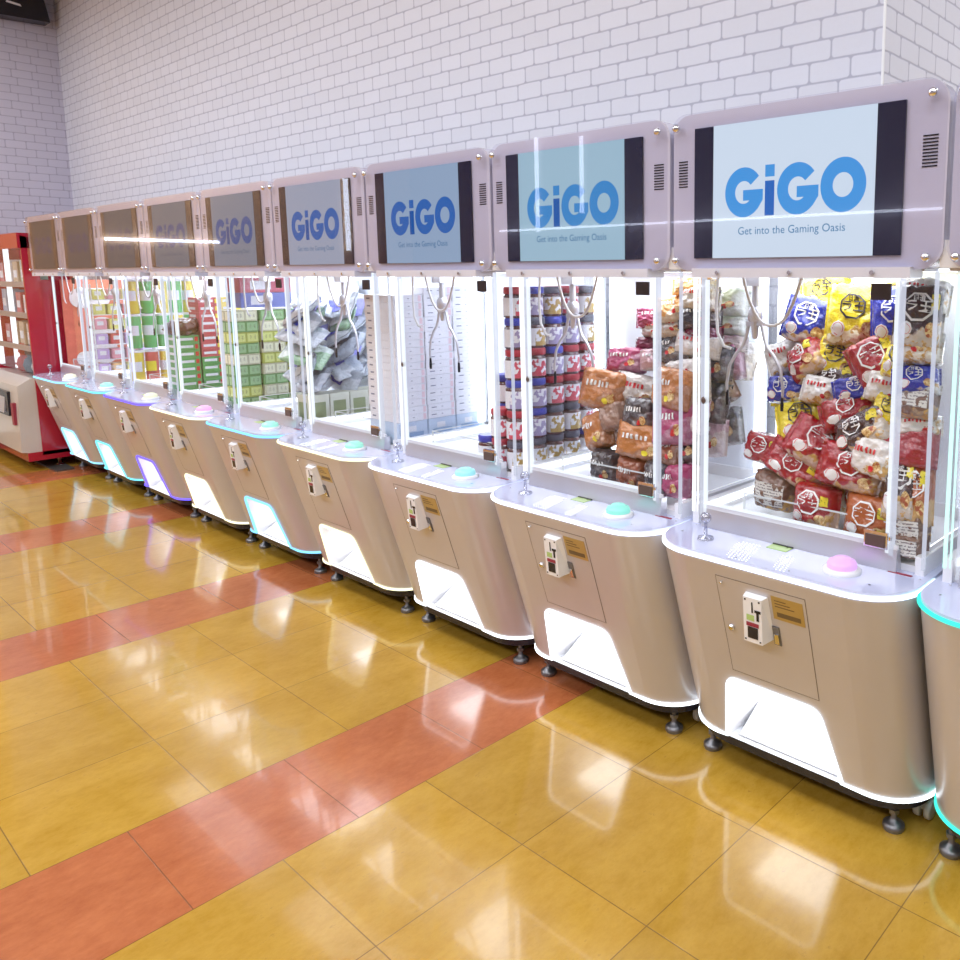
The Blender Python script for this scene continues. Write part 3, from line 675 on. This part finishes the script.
M1P=[('B',-0.579,0.390,1.441,0.17,0.15,-14),('Y',-0.401,0.360,1.466,0.19,0.19,-3),('B',-0.247,0.320,1.467,0.18,0.18,4),('Y',-0.587,0.510,1.549,0.17,0.12,8),('W',-0.416,0.500,1.560,0.18,0.12,-5),('Y',-0.282,0.450,1.561,0.16,0.12,5),('K',-0.107,0.190,1.477,0.13,0.17,-4),('W',-0.133,0.230,1.582,0.14,0.10,-6),('W',-0.105,0.210,1.387,0.14,0.09,8),('R',-0.553,0.350,1.319,0.14,0.12,35),('W',-0.683,0.430,1.310,0.14,0.12,20),('Y',-0.463,0.380,1.329,0.16,0.12,-10),('R',-0.300,0.290,1.341,0.16,0.15,28),('Y',-0.211,0.270,1.343,0.12,0.12,-10),('K',-0.452,0.350,1.261,0.18,0.09,8),('B',-0.626,0.350,1.221,0.15,0.09,4),('W',-0.487,0.310,1.232,0.13,0.09,-8),('B',-0.353,0.290,1.255,0.16,0.08,14),('W',-0.243,0.250,1.269,0.14,0.09,-8),('Y',-0.543,0.310,1.129,0.18,0.14,10),('R',-0.363,0.270,1.186,0.20,0.10,18),('Y',-0.209,0.230,1.213,0.14,0.09,-6),('K',-0.292,0.205,1.145,0.21,0.11,26),('R',-0.671,0.310,1.026,0.17,0.10,-6),('R',-0.466,0.250,1.077,0.19,0.14,-30),('R',-0.527,0.240,1.005,0.21,0.11,-28),('R',-0.322,0.200,1.037,0.20,0.13,-12),('W',-0.241,0.190,1.086,0.15,0.12,-8),('S',-0.132,0.200,1.122,0.18,0.12,2),('N',-0.602,0.250,0.915,0.15,0.12,-3),('R',-0.433,0.200,0.908,0.15,0.13,-4),('O',-0.251,0.190,0.906,0.17,0.13,-3),('K',-0.164,0.180,1.010,0.10,0.19,2),('O',-0.114,0.190,0.997,0.10,0.18,4),('N',-0.103,0.180,0.910,0.11,0.08,2),('N',-0.102,0.170,0.860,0.11,0.07,1),('B',-0.118,0.190,1.303,0.13,0.08,2),('N',-0.107,0.190,1.251,0.12,0.10,0),('W',-0.113,0.220,1.181,0.13,0.06,0),('R',-0.450,0.390,1.021,0.20,0.14,10),('Y',-0.636,0.470,1.194,0.20,0.14,-10),('K',-0.477,0.500,1.382,0.20,0.16,0),('W',-0.299,0.470,1.393,0.18,0.14,0),('R',-0.389,0.470,1.217,0.20,0.14,0),('B',-0.291,0.410,1.096,0.20,0.14,0),('Y',-0.509,0.390,0.908,0.20,0.14,0),('R',-0.340,0.390,0.937,0.20,0.14,0),]
M2P=[('o',-0.528,0.250,1.168,0.20,0.15,-8),('l',-0.411,0.310,1.168,0.20,0.12,-10),('k',-0.556,0.390,1.223,0.16,0.09,5),('p',-0.509,0.350,1.267,0.17,0.10,3),('m',-0.350,0.350,1.285,0.16,0.08,5),('p',-0.397,0.390,1.432,0.16,0.08,2),('l',-0.383,0.390,1.386,0.16,0.06,2),('d',-0.414,0.410,1.332,0.18,0.05,2),('t',-0.471,0.240,1.075,0.11,0.10,20),('k',-0.329,0.220,1.101,0.14,0.12,-3),('o',-0.556,0.250,1.012,0.13,0.14,20),('o',-0.302,0.210,1.010,0.22,0.13,-6),('k',-0.489,0.220,0.895,0.13,0.12,-3),('b',-0.349,0.200,0.894,0.13,0.12,-8),('k',-0.210,0.180,0.906,0.11,0.11,-3),('o',-0.170,0.200,1.209,0.16,0.14,-4),('l',-0.131,0.270,1.225,0.17,0.16,10),('p',-0.170,0.200,1.091,0.15,0.15,3),('m',-0.101,0.270,1.113,0.16,0.15,10),('k',-0.098,0.250,1.000,0.16,0.12,3),('b',-0.177,0.210,0.985,0.10,0.11,3),('p',-0.144,0.190,0.901,0.12,0.12,3),('m',-0.072,0.250,0.915,0.16,0.12,5),('k',-0.274,0.330,1.327,0.18,0.10,6),('l',-0.148,0.330,1.348,0.18,0.09,-6),('O2',-0.275,0.330,1.460,0.14,0.10,6),('l',-0.149,0.330,1.504,0.15,0.09,4),('k',-0.149,0.330,1.443,0.16,0.08,4),('l',-0.275,0.330,1.397,0.16,0.07,0),('d',-0.163,0.350,1.387,0.17,0.05,0),('g',-0.133,0.490,1.483,0.22,0.10,2),('g',-0.131,0.490,1.402,0.22,0.07,2),('m',-0.130,0.490,1.342,0.20,0.06,0),('p',-0.065,0.470,1.277,0.17,0.14,8),('l',-0.013,0.550,1.284,0.18,0.14,-12),('k',-0.099,0.410,1.280,0.15,0.13,0),('t',-0.004,0.430,1.181,0.16,0.13,30),('k',-0.100,0.390,1.142,0.15,0.15,0),('m',-0.110,0.370,1.021,0.15,0.14,0),('k',-0.103,0.470,1.042,0.16,0.14,10),('O2',-0.195,0.350,1.604,0.16,0.06,0),]
def pile(P,table,x0,style,name,cat,what,machine_words,tk):
    words={k:table[k][2] for k in table}; n={}
    for it in P: n[it[0]]=n.get(it[0],0)+1
    fmt='%s '+what+', %shighest of its colour in '+machine_words
    labs=rank_labels(P,fmt,words)
    for i,(k,x,y,z,w,h,r) in enumerate(P):
        t=tk*(.9+.25*rnd.random()); t=min(t,.11)
        x=max(-.755,min(x,-.082-w*.47)); z=min(z,1.575-h/2); z=max(z,.82+h*.5)
        lab=labs[i].replace(', highest','; highest') if n[k]>1 else '%s %s, the only one in %s'%(words[k],what,machine_words)
        yaw=rnd.uniform(-.18,.45); pitch=rnd.uniform(-.5,-.1) if z>.95 else rnd.uniform(-.1,.05)
        if z<.95 or w<.125: yaw*=.3
        place_bag(table[k],k,w,h,round(t,2),i%4,style,(x0+x,y+.03,z),(pitch,math.radians(-r),yaw),lab,cat,what+'s in '+machine_words,name)
pile(M1P,NOODLE,0,'noodle','noodle_bag','noodle bag','instant noodle bag','the noodle-filled machine',.095)
pile(M2P,SNACK,-.81,'snack','snack_pack','snack pack','snack pack','the snack pack machine',.095)
M0P=[('m',-.66,.20,.92,.2,.14,0),('g',-.66,.20,1.06,.2,.13,4),('l',-.65,.21,1.19,.2,.13,-5),('g',-.66,.22,1.32,.2,.12,6),('l',-.65,.24,1.44,.2,.13,-3),('k',-.66,.38,.93,.2,.15,3),('g',-.66,.38,1.08,.2,.13,-4),('l',-.66,.40,1.22,.2,.13,5),('k',-.66,.42,1.36,.2,.13,-5),('g',-.66,.42,1.49,.2,.12,2)]
pile(M0P,SNACK,.81,'snack','snack_pack','snack pack','snack pack','the cut-off teal-lit machine',.095)

# ---- jars (third full machine from the right)
M_jarglass=plain('jar_contents_dark',(.10,.03,.03),.12,0,.8,.5); M_jarlabel=None
def jar_label_mat(name,pic):
    if name in MATS: return MATS[name]
    m,nt,out=newmat(name); O=objco(nt); n=noise_n(nt,O,45,2); s=sep(nt,O)
    f=mathn(nt,'MULTIPLY',ramp(nt,n,.47,.50),mathn(nt,'GREATER_THAN',s[0],.012)); c=mixc(nt,f,(.82,.82,.86),pic); bsdf(nt,out,c,.35,0,.3); MATS[name]=m; return m
def jar_parts(kind):
    lidc,pic={'blue':((.05,.06,.45),(.35,.3,.5)),'red':((.45,.03,.05),(.60,.08,.12)),'grey':((.10,.10,.14),(.45,.30,.08))}[kind]
    b=MB(); b.lathe([(.038,0),(.044,.004),(.044,.084),(.036,.094)],n=20); body=b.mesh('jar_body',M_jarglass)
    b=MB(); b.lathe([(.040,.092),(.043,.094),(.043,.115),(.039,.120)],n=20); lid=b.mesh('jar_lid',plain('lid_'+kind,lidc,.3))
    b=MB(); n=20; a0,a1=-PI*.98,PI*.12
    vs=[(.0455*math.cos(a0+(a1-a0)*i/n),.0455*math.sin(a0+(a1-a0)*i/n),z) for z in (.010,.078) for i in range(n+1)]
    b.add(vs,[(i,i+1,n+2+i,n+1+i) for i in range(n)],True); lab=b.mesh('jar_label',jar_label_mat('jar_label_'+kind,pic)); return body,lid,lab
JP={k:jar_parts(k) for k in ('blue','red','grey')}
JH=.1205
def jar(kind,x,y,z,rz,label):
    o=obj('snack_jar',JP[kind][0],None,(x,y,z),(0,0,rz)); tag(o,label,'jar','jars stacked in the jar machine'); obj('jar_lid',JP[kind][1],o); obj('jar_label',JP[kind][2],o)
x3=-1.66; rnd=random.Random(3)
cols=[]
for cx in range(2):
    for cy in range(5):
        rows=6 if cx==0 else [2,4,5,6,6][cy]
        cols.append((x3-.085-cx*.094,.205+cy*.096,rows,cx,cy))
cols+= [(x3-.27,.21,1,2,0),(x3-.275,.306,3,2,1)]
for (x,y,rows,cx,cy) in cols:
    for r in range(rows):
        kind=rnd.choice(['blue','red','grey']) if not(cx==0 and cy==0) else ['grey','red','blue','red','blue','red'][r]
        where=['against the right pane','behind the right-hand row','at the left end'][cx]
        jar(kind,x+rnd.uniform(-.002,.002),y+rnd.uniform(-.002,.002),.82+r*JH,rnd.uniform(-.4,.8),
            '%s-lidded jar, %s from the bottom, %s column from front, %s'%(kind,ORD[r+1],ORD[cy+1],where))
# ---- flat white boxes (fourth)
def box_obj(name,mb_mat,sx,sy,sz,bev=.004):
    b=MB(); b.prism(rrect(-sx/2,sx/2,-sy/2,sy/2,bev,2),2,0,sz); return b.mesh(name,mb_mat)
def box_marks(sx,sy,sz,spec,mats,eps=.0008):
    "spec: (face 'x'|'y', u0,u1,v0,v1, mat) fractions on the +x or the -y face"
    b=MB()
    for f,u0,u1,v0,v1,mi in spec:
        if f=='x': X=sx/2+eps; b.add([(X,-sy/2+sy*u,sz*v) for u,v in ((u0,v0),(u1,v0),(u1,v1),(u0,v1))],[(0,1,2,3)],mi=mi)
        else: Y=-sy/2-eps; b.add([(-sx/2+sx*u,Y,sz*v) for u,v in ((u0,v0),(u1,v0),(u1,v1),(u0,v1))],[(0,1,2,3)],mi=mi)
    return b.mesh('print',mats)
M_wb=plain('white_box_card',(.80,.80,.85),.4); M_pink=plain('pink_print',(.80,.60,.66),.4); M_slate=plain('slate_print',(.22,.23,.32),.4)
BX,BY,BZ=.235,.155,.034
wbm=box_obj('flat_box',M_wb,BX,BY,BZ-.001); 
wpm=box_marks(BX,BY,BZ,[('x',.12,.30,.44,.58,1),('x',.84,.94,.1,.9,0),('x',.48,.54,.45,.55,1),('y',.10,.22,.4,.6,1)],[M_pink,M_slate])
x4=-2.47
bcm=box_obj('clear_lidded_box',plain('pale_blue_box',(.55,.66,.82),.25),.235,.155,.10); bpm=box_marks(.235,.155,.10,[('x',.15,.85,.15,.5,0),('x',.3,.6,.55,.8,1)],[plain('print_pale_steel',(.25,.38,.60),.4),M_wb])
for c in range(3):
    y=.245+c*.160
    o=obj('storage_box',bcm,None,(x4-.165,y,.82)); tag(o,'pale blue box under the %s stack of flat white boxes'%['front','middle','rear'][c],'box','pale blue boxes under the white stacks'); obj('print',bpm,o)
    for r in range(18 if c else 17):
        o=obj('flat_box',wbm,None,(x4-.165+rnd.uniform(-.003,.003),y+rnd.uniform(-.002,.002),.921+r*BZ)); obj('print',wpm,o)
        tag(o,'flat white prize box, %s from the bottom of the %s stack of white boxes'%(ORD[r+1],['front','middle','rear'][c]),'box','flat white prize boxes')
# ---- silver pouches and cartons (fifth)
x5=-3.28
SILV={'s':((.40,.45,.52),(.62,.66,.72),'silver','plain'),'v':((.55,.58,.62),(.30,.30,.75),'silver and violet','plain'),'e':((.62,.70,.66),(.30,.50,.30),'silver and green','plain'),'q':((.16,.19,.24),(.45,.50,.58),'dark grey','plain')}
rnd=random.Random(11)
m5=plain('foil',(.6,.62,.66),.2)
M5P=[]
for i in range(36):
    lay=i//6; M5P.append((rnd.choice('ssssvveq'),-.17-.09*(i%3)+rnd.uniform(-.03,.03),.235+.07*(i%6)+rnd.uniform(-.02,.02),1.03+lay*.078+rnd.uniform(-.02,.02),.24,.16,rnd.randint(-60,60)))
def pouches(P,x0):
    lab=rank_labels(P,'%s foil pouch, %shighest of its colour in the silver pouch machine',{k:SILV[k][2] for k in SILV})
    for i,(k,x,y,z,w,h,r) in enumerate(P):
        mat=bag_mat('foil_'+SILV[k][2].replace(' ','_'),SILV[k][0],SILV[k][1],SILV[k][1],.3,.14)
        me=cached(('pouch',k,i%3),lambda:bag_mesh('pouch',mat,w,h,.05,i%3+7,18,12,1.8))
        o=obj('foil_pouch',me,None,(x0+min(x,-.15),y,min(z,1.50)),(rnd.uniform(-1.1,-.3),math.radians(r)*.6,rnd.uniform(-.2,.7))); tag(o,lab[i],'pouch','foil pouches heaped in the fifth machine')
        b=cached(('pband',k,i%3),lambda:decal('printed_band',[(*sh_rect(-w*.3,w*.1,-h*.25,h*.05),0)],[M_dbl if k in 'vs' else M_dg],w,h,.05,i%3+7,1.8)); obj('printed_band',b,o)
pouches(M5P,x5)
cm=box_obj('carton',plain('cream_carton',(.62,.62,.50),.4),.13,.11,.15); cmp_=box_marks(.13,.11,.15,[('x',.15,.8,.2,.75,0),('y',.15,.8,.2,.75,0)],[plain('olive_print',(.25,.30,.14),.4)])
for i in range(4):
    o=obj('carton',cm,None,(x5-.105,.225+i*.114,.82)); obj('print',cmp_,o); tag(o,'cream carton under the foil pouches, %s from the front'%ORD[i+1],'carton','cream cartons under the foil pouches')
# ---- four-packs (sixth)
x6=-4.09; rnd=random.Random(4)
FP=[('green',(.22,.42,.16)),('cream',(.70,.68,.46)),('yellow green',(.55,.60,.14))]
fpm={}
for nme,c in FP:
    me=box_obj('multipack',plain('wrap_'+nme.replace(' ','_'),c,.25,0,.4,.25),.18,.15,.062,.012)
    mk=box_marks(.18,.15,.062,[('x',.08,.46,.12,.88,0),('x',.54,.92,.12,.88,0),('x',.18,.24,.35,.7,1),('x',.32,.38,.35,.7,1),('x',.64,.70,.35,.7,1),('x',.80,.86,.35,.7,1),('y',.08,.46,.12,.88,0),('y',.54,.92,.12,.88,0)],[plain('pale_face_'+nme.replace(' ','_'),tuple(min(1,x*1.25+.15) for x in c),.3),M_db])
    fpm[nme]=(me,mk)
for c in range(3):
    for r in range([9,9,9][c]):
        nme=rnd.choice(FP)[0]; me,mk=fpm[nme]
        o=obj('multipack',me,None,(x6-.13+rnd.uniform(-.004,.004),.235+c*.158,.82+r*.063)); obj('print',mk,o)
        tag(o,'%s multipack, %s from the bottom of the %s multipack stack'%(nme,ORD[r+1],['front','middle','rear'][c]),'multipack','stacked multipacks in the sixth machine')
for i,(dx,z,c,wd) in enumerate([(-.13,1.40,(.20,.25,.60),'blue'),(-.13,1.487,(.62,.14,.20),'red')]):
    me=box_obj('carton',plain('carton_'+wd,c,.3),.16,.30,.085); o=obj('carton',me,None,(x6+dx,.37,z)); obj('print',box_marks(.16,.30,.085,[('x',.2,.6,.2,.8,0)],[M_wb]),o); tag(o,'%s carton lying on top of the multipack stacks'%wd,'carton')
# ---- boxed sticks (seventh)
x7=-4.90
def stick(c,nm):
    me=box_obj('snack_box',plain('stick_'+nm,c,.3,0,.3),.16,.13,.047); mk=box_marks(.16,.13,.047,[('x',.1,.7,.35,.7,0),('x',.78,.93,.2,.8,1),('y',.1,.7,.35,.7,0)],[M_wb,M_dr if nm=='green' else M_dy]); return me,mk
sk={'green':stick((.10,.38,.12),'green'),'red':stick((.60,.10,.13),'red'),'yellow':stick((.80,.62,.15),'yellow')}
for c in range(3):
    for r in range(13):
        nm=('green' if r<10 else 'yellow') if c!=1 else ('green' if r<5 else 'red')
        if c==0 and r>7: continue
        me,mk=sk[nm]; o=obj('snack_box',me,None,(x7-.125,.23+c*.14,.82+r*.048)); obj('print',mk,o)
        tag(o,'%s snack box, %s from the bottom of the %s snack box stack'%(nm,ORD[r+1],['front','middle','rear'][c]),'snack box','boxed snacks in the seventh machine')
place_bag(((.10,.03,.02),(.45,.28,.12),'brown','plain'),'x',.20,.15,.10,2,'snack',(x7-.13,.235,1.255),(-1.35,0,.5),'brown and gold bag lying on the front stack of snack boxes','snack bag','loose bag in the seventh machine','snack_bag')
# ---- canisters (eighth)
x8=-5.71
def canister(c,nm):
    b=MB(); b.lathe([(.040,0),(.042,.004),(.042,.225),(.040,.23)],n=18); body=b.mesh('canister',plain('canister_'+nm,c,.3,0,.4))
    b=MB(); b.lathe([(.0435,.225),(.0435,.238),(.040,.240)],n=18); lid=b.mesh('canister_lid',M_wb)
    b=MB(); n=10; vs=[(.0424*math.cos(a),.0424*math.sin(a),z) for z in (.09,.16) for a in [-PI*.8+i*PI*.9/n for i in range(n+1)]]
    b.add(vs,[(i,i+1,n+2+i,n+1+i) for i in range(n)],True); return body,lid,b.mesh('print',M_dy if nm=='red' else M_wb)
cn={'green':canister((.10,.50,.16),'green'),'yellow':canister((.80,.62,.08),'yellow'),'red':canister((.62,.10,.10),'red')}
for lv,z in enumerate((.82,1.075,1.318)):
    for c in range(5):
        nm=['red','green','yellow'][lv] if c!=3 else ['yellow','yellow','red'][lv]
        if lv==2 and c in(1,3): nm='green'
        if lv==0: nm=['yellow','red','yellow','red','yellow'][c]
        bd,ld,pr_=cn[nm]; o=obj('canister',bd,None,(x8-.10,.21+c*.093,z)); obj('canister_lid',ld,o); obj('print',pr_,o)
        tag(o,'%s snack canister, %s from the front on the %s level'%(nm,ORD[c+1],['lowest','middle','top'][lv]),'canister','snack canisters in the eighth machine')
# ---- shelves of pastel packs (ninth)
x9=-6.52
r=bpy.data.objects.new('display_rack',None); COL.objects.link(r); r.location=(x9-.16,.40,.82); tag(r,'white wire rack of pastel packs in the farthest machine','rack')
for i in range(6):
    b=MB(); b.box(-.08,.08,-.21,.21,0,.006); obj('shelf',b.mesh('shelf',M_white),r,(0,0,.0+i*.115))
b=MB()
for x in (-.078,.078):
    for y in (-.208,.208): b.box(x-.004,x+.004,y-.004,y+.004,0,.70)
obj('upright',b.mesh('upright',M_white),r)
pc=[('pink',(.80,.35,.45)),('lilac',(.55,.40,.75)),('peach',(.85,.50,.25)),('yellow',(.85,.75,.25)),('red',(.65,.10,.12))]; rnd=random.Random(8)
for i in range(6):
    for j in range(4):
        nm,c=rnd.choice(pc); me=cached(('pastel',nm),lambda:box_obj('sweet_pack',plain('pastel_'+nm,c,.35,0,.2,.3),.11,.085,.078,.012)); mk=cached(('pastelp',nm),lambda:box_marks(.11,.085,.078,[('x',.2,.7,.4,.8,0),('y',.2,.7,.4,.8,0)],[M_wb]))
        o=obj('sweet_pack',me,None,(x9-.15,.245+j*.1,.827+i*.115)); obj('print',mk,o)
        tag(o,'%s sweet pack, %s from the front on rack shelf %s from the bottom'%(nm,ORD[j+1],ORD[i+1]),'sweet pack','pastel packs on the white rack')
# backdrop board standing at the left pane of the farthest machine
r=bpy.data.objects.new('backdrop_board',None); COL.objects.link(r); r.location=(-7.28,.40,.82); tag(r,'orange-red backdrop board with white rounded shapes in the farthest machine','board')
b=MB(); b.box(-.006,.006,-.22,.22,0,.73); obj('board',b.mesh('board',plain('backdrop_orange_red',(.70,.20,.13),.5,var=.3)),r)
b=MB(); b.prism(rrect(-.17,.12,.50,.66,.075,8),0,.007,.014); b.prism([(.03,.52),(.08,.44),(.10,.53)],0,.007,.014); obj('white_bubble',b.mesh('white_bubble',M_wb),r)
b=MB(); b.prism(rrect(-.05,.14,.03,.42,.09,8),0,.007,.016); b.prism(rrect(-.16,.0,.02,.14,.055,8),0,.016,.022); obj('white_shape',b.mesh('white_shape',M_wb),r)

# ---------------------------------------------------------------- red cabinet at the far left
r=bpy.data.objects.new('prize_cabinet',None); COL.objects.link(r); r.location=(-8.0,.3,0); tag(r,'tall red prize cabinet with clear shelves left of the claw machines','prize cabinet')
def rp(name,mb,mat,parent=None,**kw): return obj(name,mb.mesh(name,mat,(-8.0,.3,0) if parent is None else (-8.0,.3,0)),parent or r,**kw)
A,B,F,K=-8.62,-7.385,-.03,.70
b=MB(); b.prism([(F,.12),(.14,.12),(K,.12),(K,1.55),(.08,1.55),(.05,1.88),(F,1.90)],0,B-.03,B); rp('side_panel',b,M_red)
b=MB(); b.prism([(F,.12),(.14,.12),(K,.12),(K,1.90),(F,1.90)],0,A,A+.03); rp('side_panel',b,M_red)
b=MB(); b.box(A,B,F-.02,.10,1.80,1.92); rp('top_beam',b,M_red)
b=MB(); b.box(A+.03,B-.03,K-.03,K,.12,1.85); rp('back_panel',b,plain('cabinet_back_grey',(.50,.47,.50),.4))
for z in (.98,1.25,1.50):
    b=MB(); b.box(A+.03,B-.03,F+.01,.55,z,z+.02); b.box(A+.03,B-.03,F,F+.01,z-.01,z+.035,1); rp('shelf',b,[M_glass,M_silver])
b=MB(); b.box(A+.04,B-.04,F-.004,F,.80,1.80); rp('front_window',b,M_glass)
b=MB(); b.prism([(F-.14,.16),(.14,.10),(.14,.74),(F-.02,.76),(F-.12,.70)],0,A,B-.01); rp('lower_cabinet',b,plain('cabinet_beige',(.62,.57,.52),.3,0,.3))
b=MB(); b.box(A,B,F-.10,.60,.08,.15); rp('base_skirt',b,M_red)
b=MB(); b.prism([(F-.146,.44),(F-.144,.64),(F-.04,.64),(F-.04,.44)],0,-8.15,-7.62); b2=rp('collection_opening',b,M_black)
b=MB(); b.prism([(F-.160,.46),(F-.150,.47),(F-.13,.62),(F-.14,.63)],0,-8.05,-7.70); rp('flap',b,M_silver)
b=MB(); b.prism(rrect(.40,.60,0,.0001+.05,.02,3),2,0,.001) if False else b.box(-7.52,-7.46,F-.15,F-.10,.38,.56); rp('coin_slot',b,M_redlab)
for x in (A+.1,B-.08):
    b=MB(); b.lathe([(.035,0),(.035,.012),(.012,.02),(.012,.10)],(x,.10,0),14); rp('levelling_foot',b,M_chrome)
b=MB(); b.box(A+.08,A+.14,F+.02,F+.05,.8,1.8); b.box(-8.02,-7.98,F+.02,F+.05,.8,1.8); rp('lamp_tube',b,emit('cabinet_lamp',(.9,.95,1),1.6))
rnd=random.Random(21)
cc=[('white',(.8,.8,.82)),('blue grey',(.30,.38,.50)),('violet',(.35,.22,.48)),('tan',(.55,.42,.28)),('red',(.5,.08,.1)),('pale green',(.45,.6,.45))]
for s,z in enumerate((1.001,1.271,1.521)):
    for j in range(5):
        nm,c=rnd.choice(cc); hh=rnd.uniform(.15,.2); b=MB(); b.prism(rrect(-.075,.075,-.05,.05,.008,2),2,0,hh)
        o=obj('prize_box',b.mesh('prize_box',plain('prize_'+nm.replace(' ','_'),c,.35,0,.2,.3)),None,(-7.53-j*.22,.10,z)); b=MB(); b.box(-.05,.05,-.0515,-.0505,hh*.25,hh*.6); obj('print',b.mesh('print',M_wb if nm!='white' else M_pink),o)
        tag(o,'%s prize box, %s from the right on the %s shelf of the red cabinet'%(nm,ORD[j+1],['lowest','middle','top'][s]),'box','boxes in the red cabinet')
for j,(c,nm) in enumerate([((.6,.62,.66),'pale grey'),((.10,.14,.20),'navy'),((.5,.06,.06),'red')]):
    b=MB(); x=-7.52-.24*j
    b.lathe([(.03,0),(.06,.02),(.075,.07),(.06,.12),(.035,.14),(.055,.17),(.05,.21),(.02,.235)],(0,0,0),16)
    for s_ in (-1,1): b.lathe([(.012,0),(.018,.015),(.010,.03)],(s_*.035,0,.22),10)
    for s_ in (-1,1): b.lathe([(.018,-.03),(.024,0),(.014,.03)],(s_*.078,-.01,.10),10)
    me=b.mesh('plush_toy',plain('plush_'+nm.replace(' ','_'),c,.9)); o=obj('plush_toy',me,None,(x,.06,.765)); tag(o,'%s plush toy sitting at the bottom of the red cabinet'%nm,'plush toy')
b=MB(); b.box(-8.05,-7.20,.00,.13,0,.012); tag(obj('floor_mat',b.mesh('floor_mat',plain('dark_mat',(.05,.045,.04),.6))),'dark mat on the floor in front of the red prize cabinet','mat')
# white display counter and speaker
r=bpy.data.objects.new('display_counter',None); COL.objects.link(r); r.location=(-8.98,-.1,0); tag(r,'white display counter with brown base at the left edge','counter')
b=MB(); b.box(-.32,.30,-.35,.9,.16,.80); obj('counter_body',b.mesh('counter_body',emit('backlit_counter',(.95,.93,.9),.55)),r)
b=MB(); b.box(-.32,.30,-.35,.9,0,.16); obj('counter_base',b.mesh('counter_base',plain('brown_base',(.20,.12,.08),.4)),r)
r=bpy.data.objects.new('wall_speaker',None); COL.objects.link(r); r.location=(LX+.09,.55,4.12); tag(r,'black speaker mounted high on the left brick wall','speaker')
b=MB(); b.prism([(-.40,-.13),(.26,-.11),(.22,.12),(-.40,.12)],0,-.088,.09); obj('speaker_body',b.mesh('speaker_body',M_black),r)
b=MB(); b.prism([(-.08,-.0),(.04,-.015),(.03,.005),(-.07,.018)],0,.091,.093); obj('speaker_mark',b.mesh('speaker_mark',M_wb),r)
b=MB(); b.box(-.09,-.088,-.1,.1,-.05,.17); obj('speaker_bracket',b.mesh('speaker_bracket',M_black),r)

# lamps across the aisle that the header sheets mirror
M_batten=emit('batten_glow',(.80,.86,1),9)
def lampbar(label,a):
    b=MB(); b.box(*a); tag(obj('light_batten',b.mesh('light_batten',M_batten)),label,'lamp','light battens across the aisle')
lampbar('long horizontal light batten on the wall across the aisle',(-9.9,-2.6,-6.99,-6.95,2.28,2.31))
lampbar('upright light batten nearest the left on the wall across the aisle',(-9.02,-8.97,-6.99,-6.95,2.25,3.7))
lampbar('upright light batten second from the left on the wall across the aisle',(-8.05,-8.0,-6.99,-6.95,2.5,3.6))
lampbar('upright light batten on the tan wall across the aisle',(-12.39,-12.35,-5.75,-5.68,2.0,3.2))
lampbar('horizontal light batten on the tan wall across the aisle',(-12.39,-12.35,-3.6,-2.1,2.06,2.10))
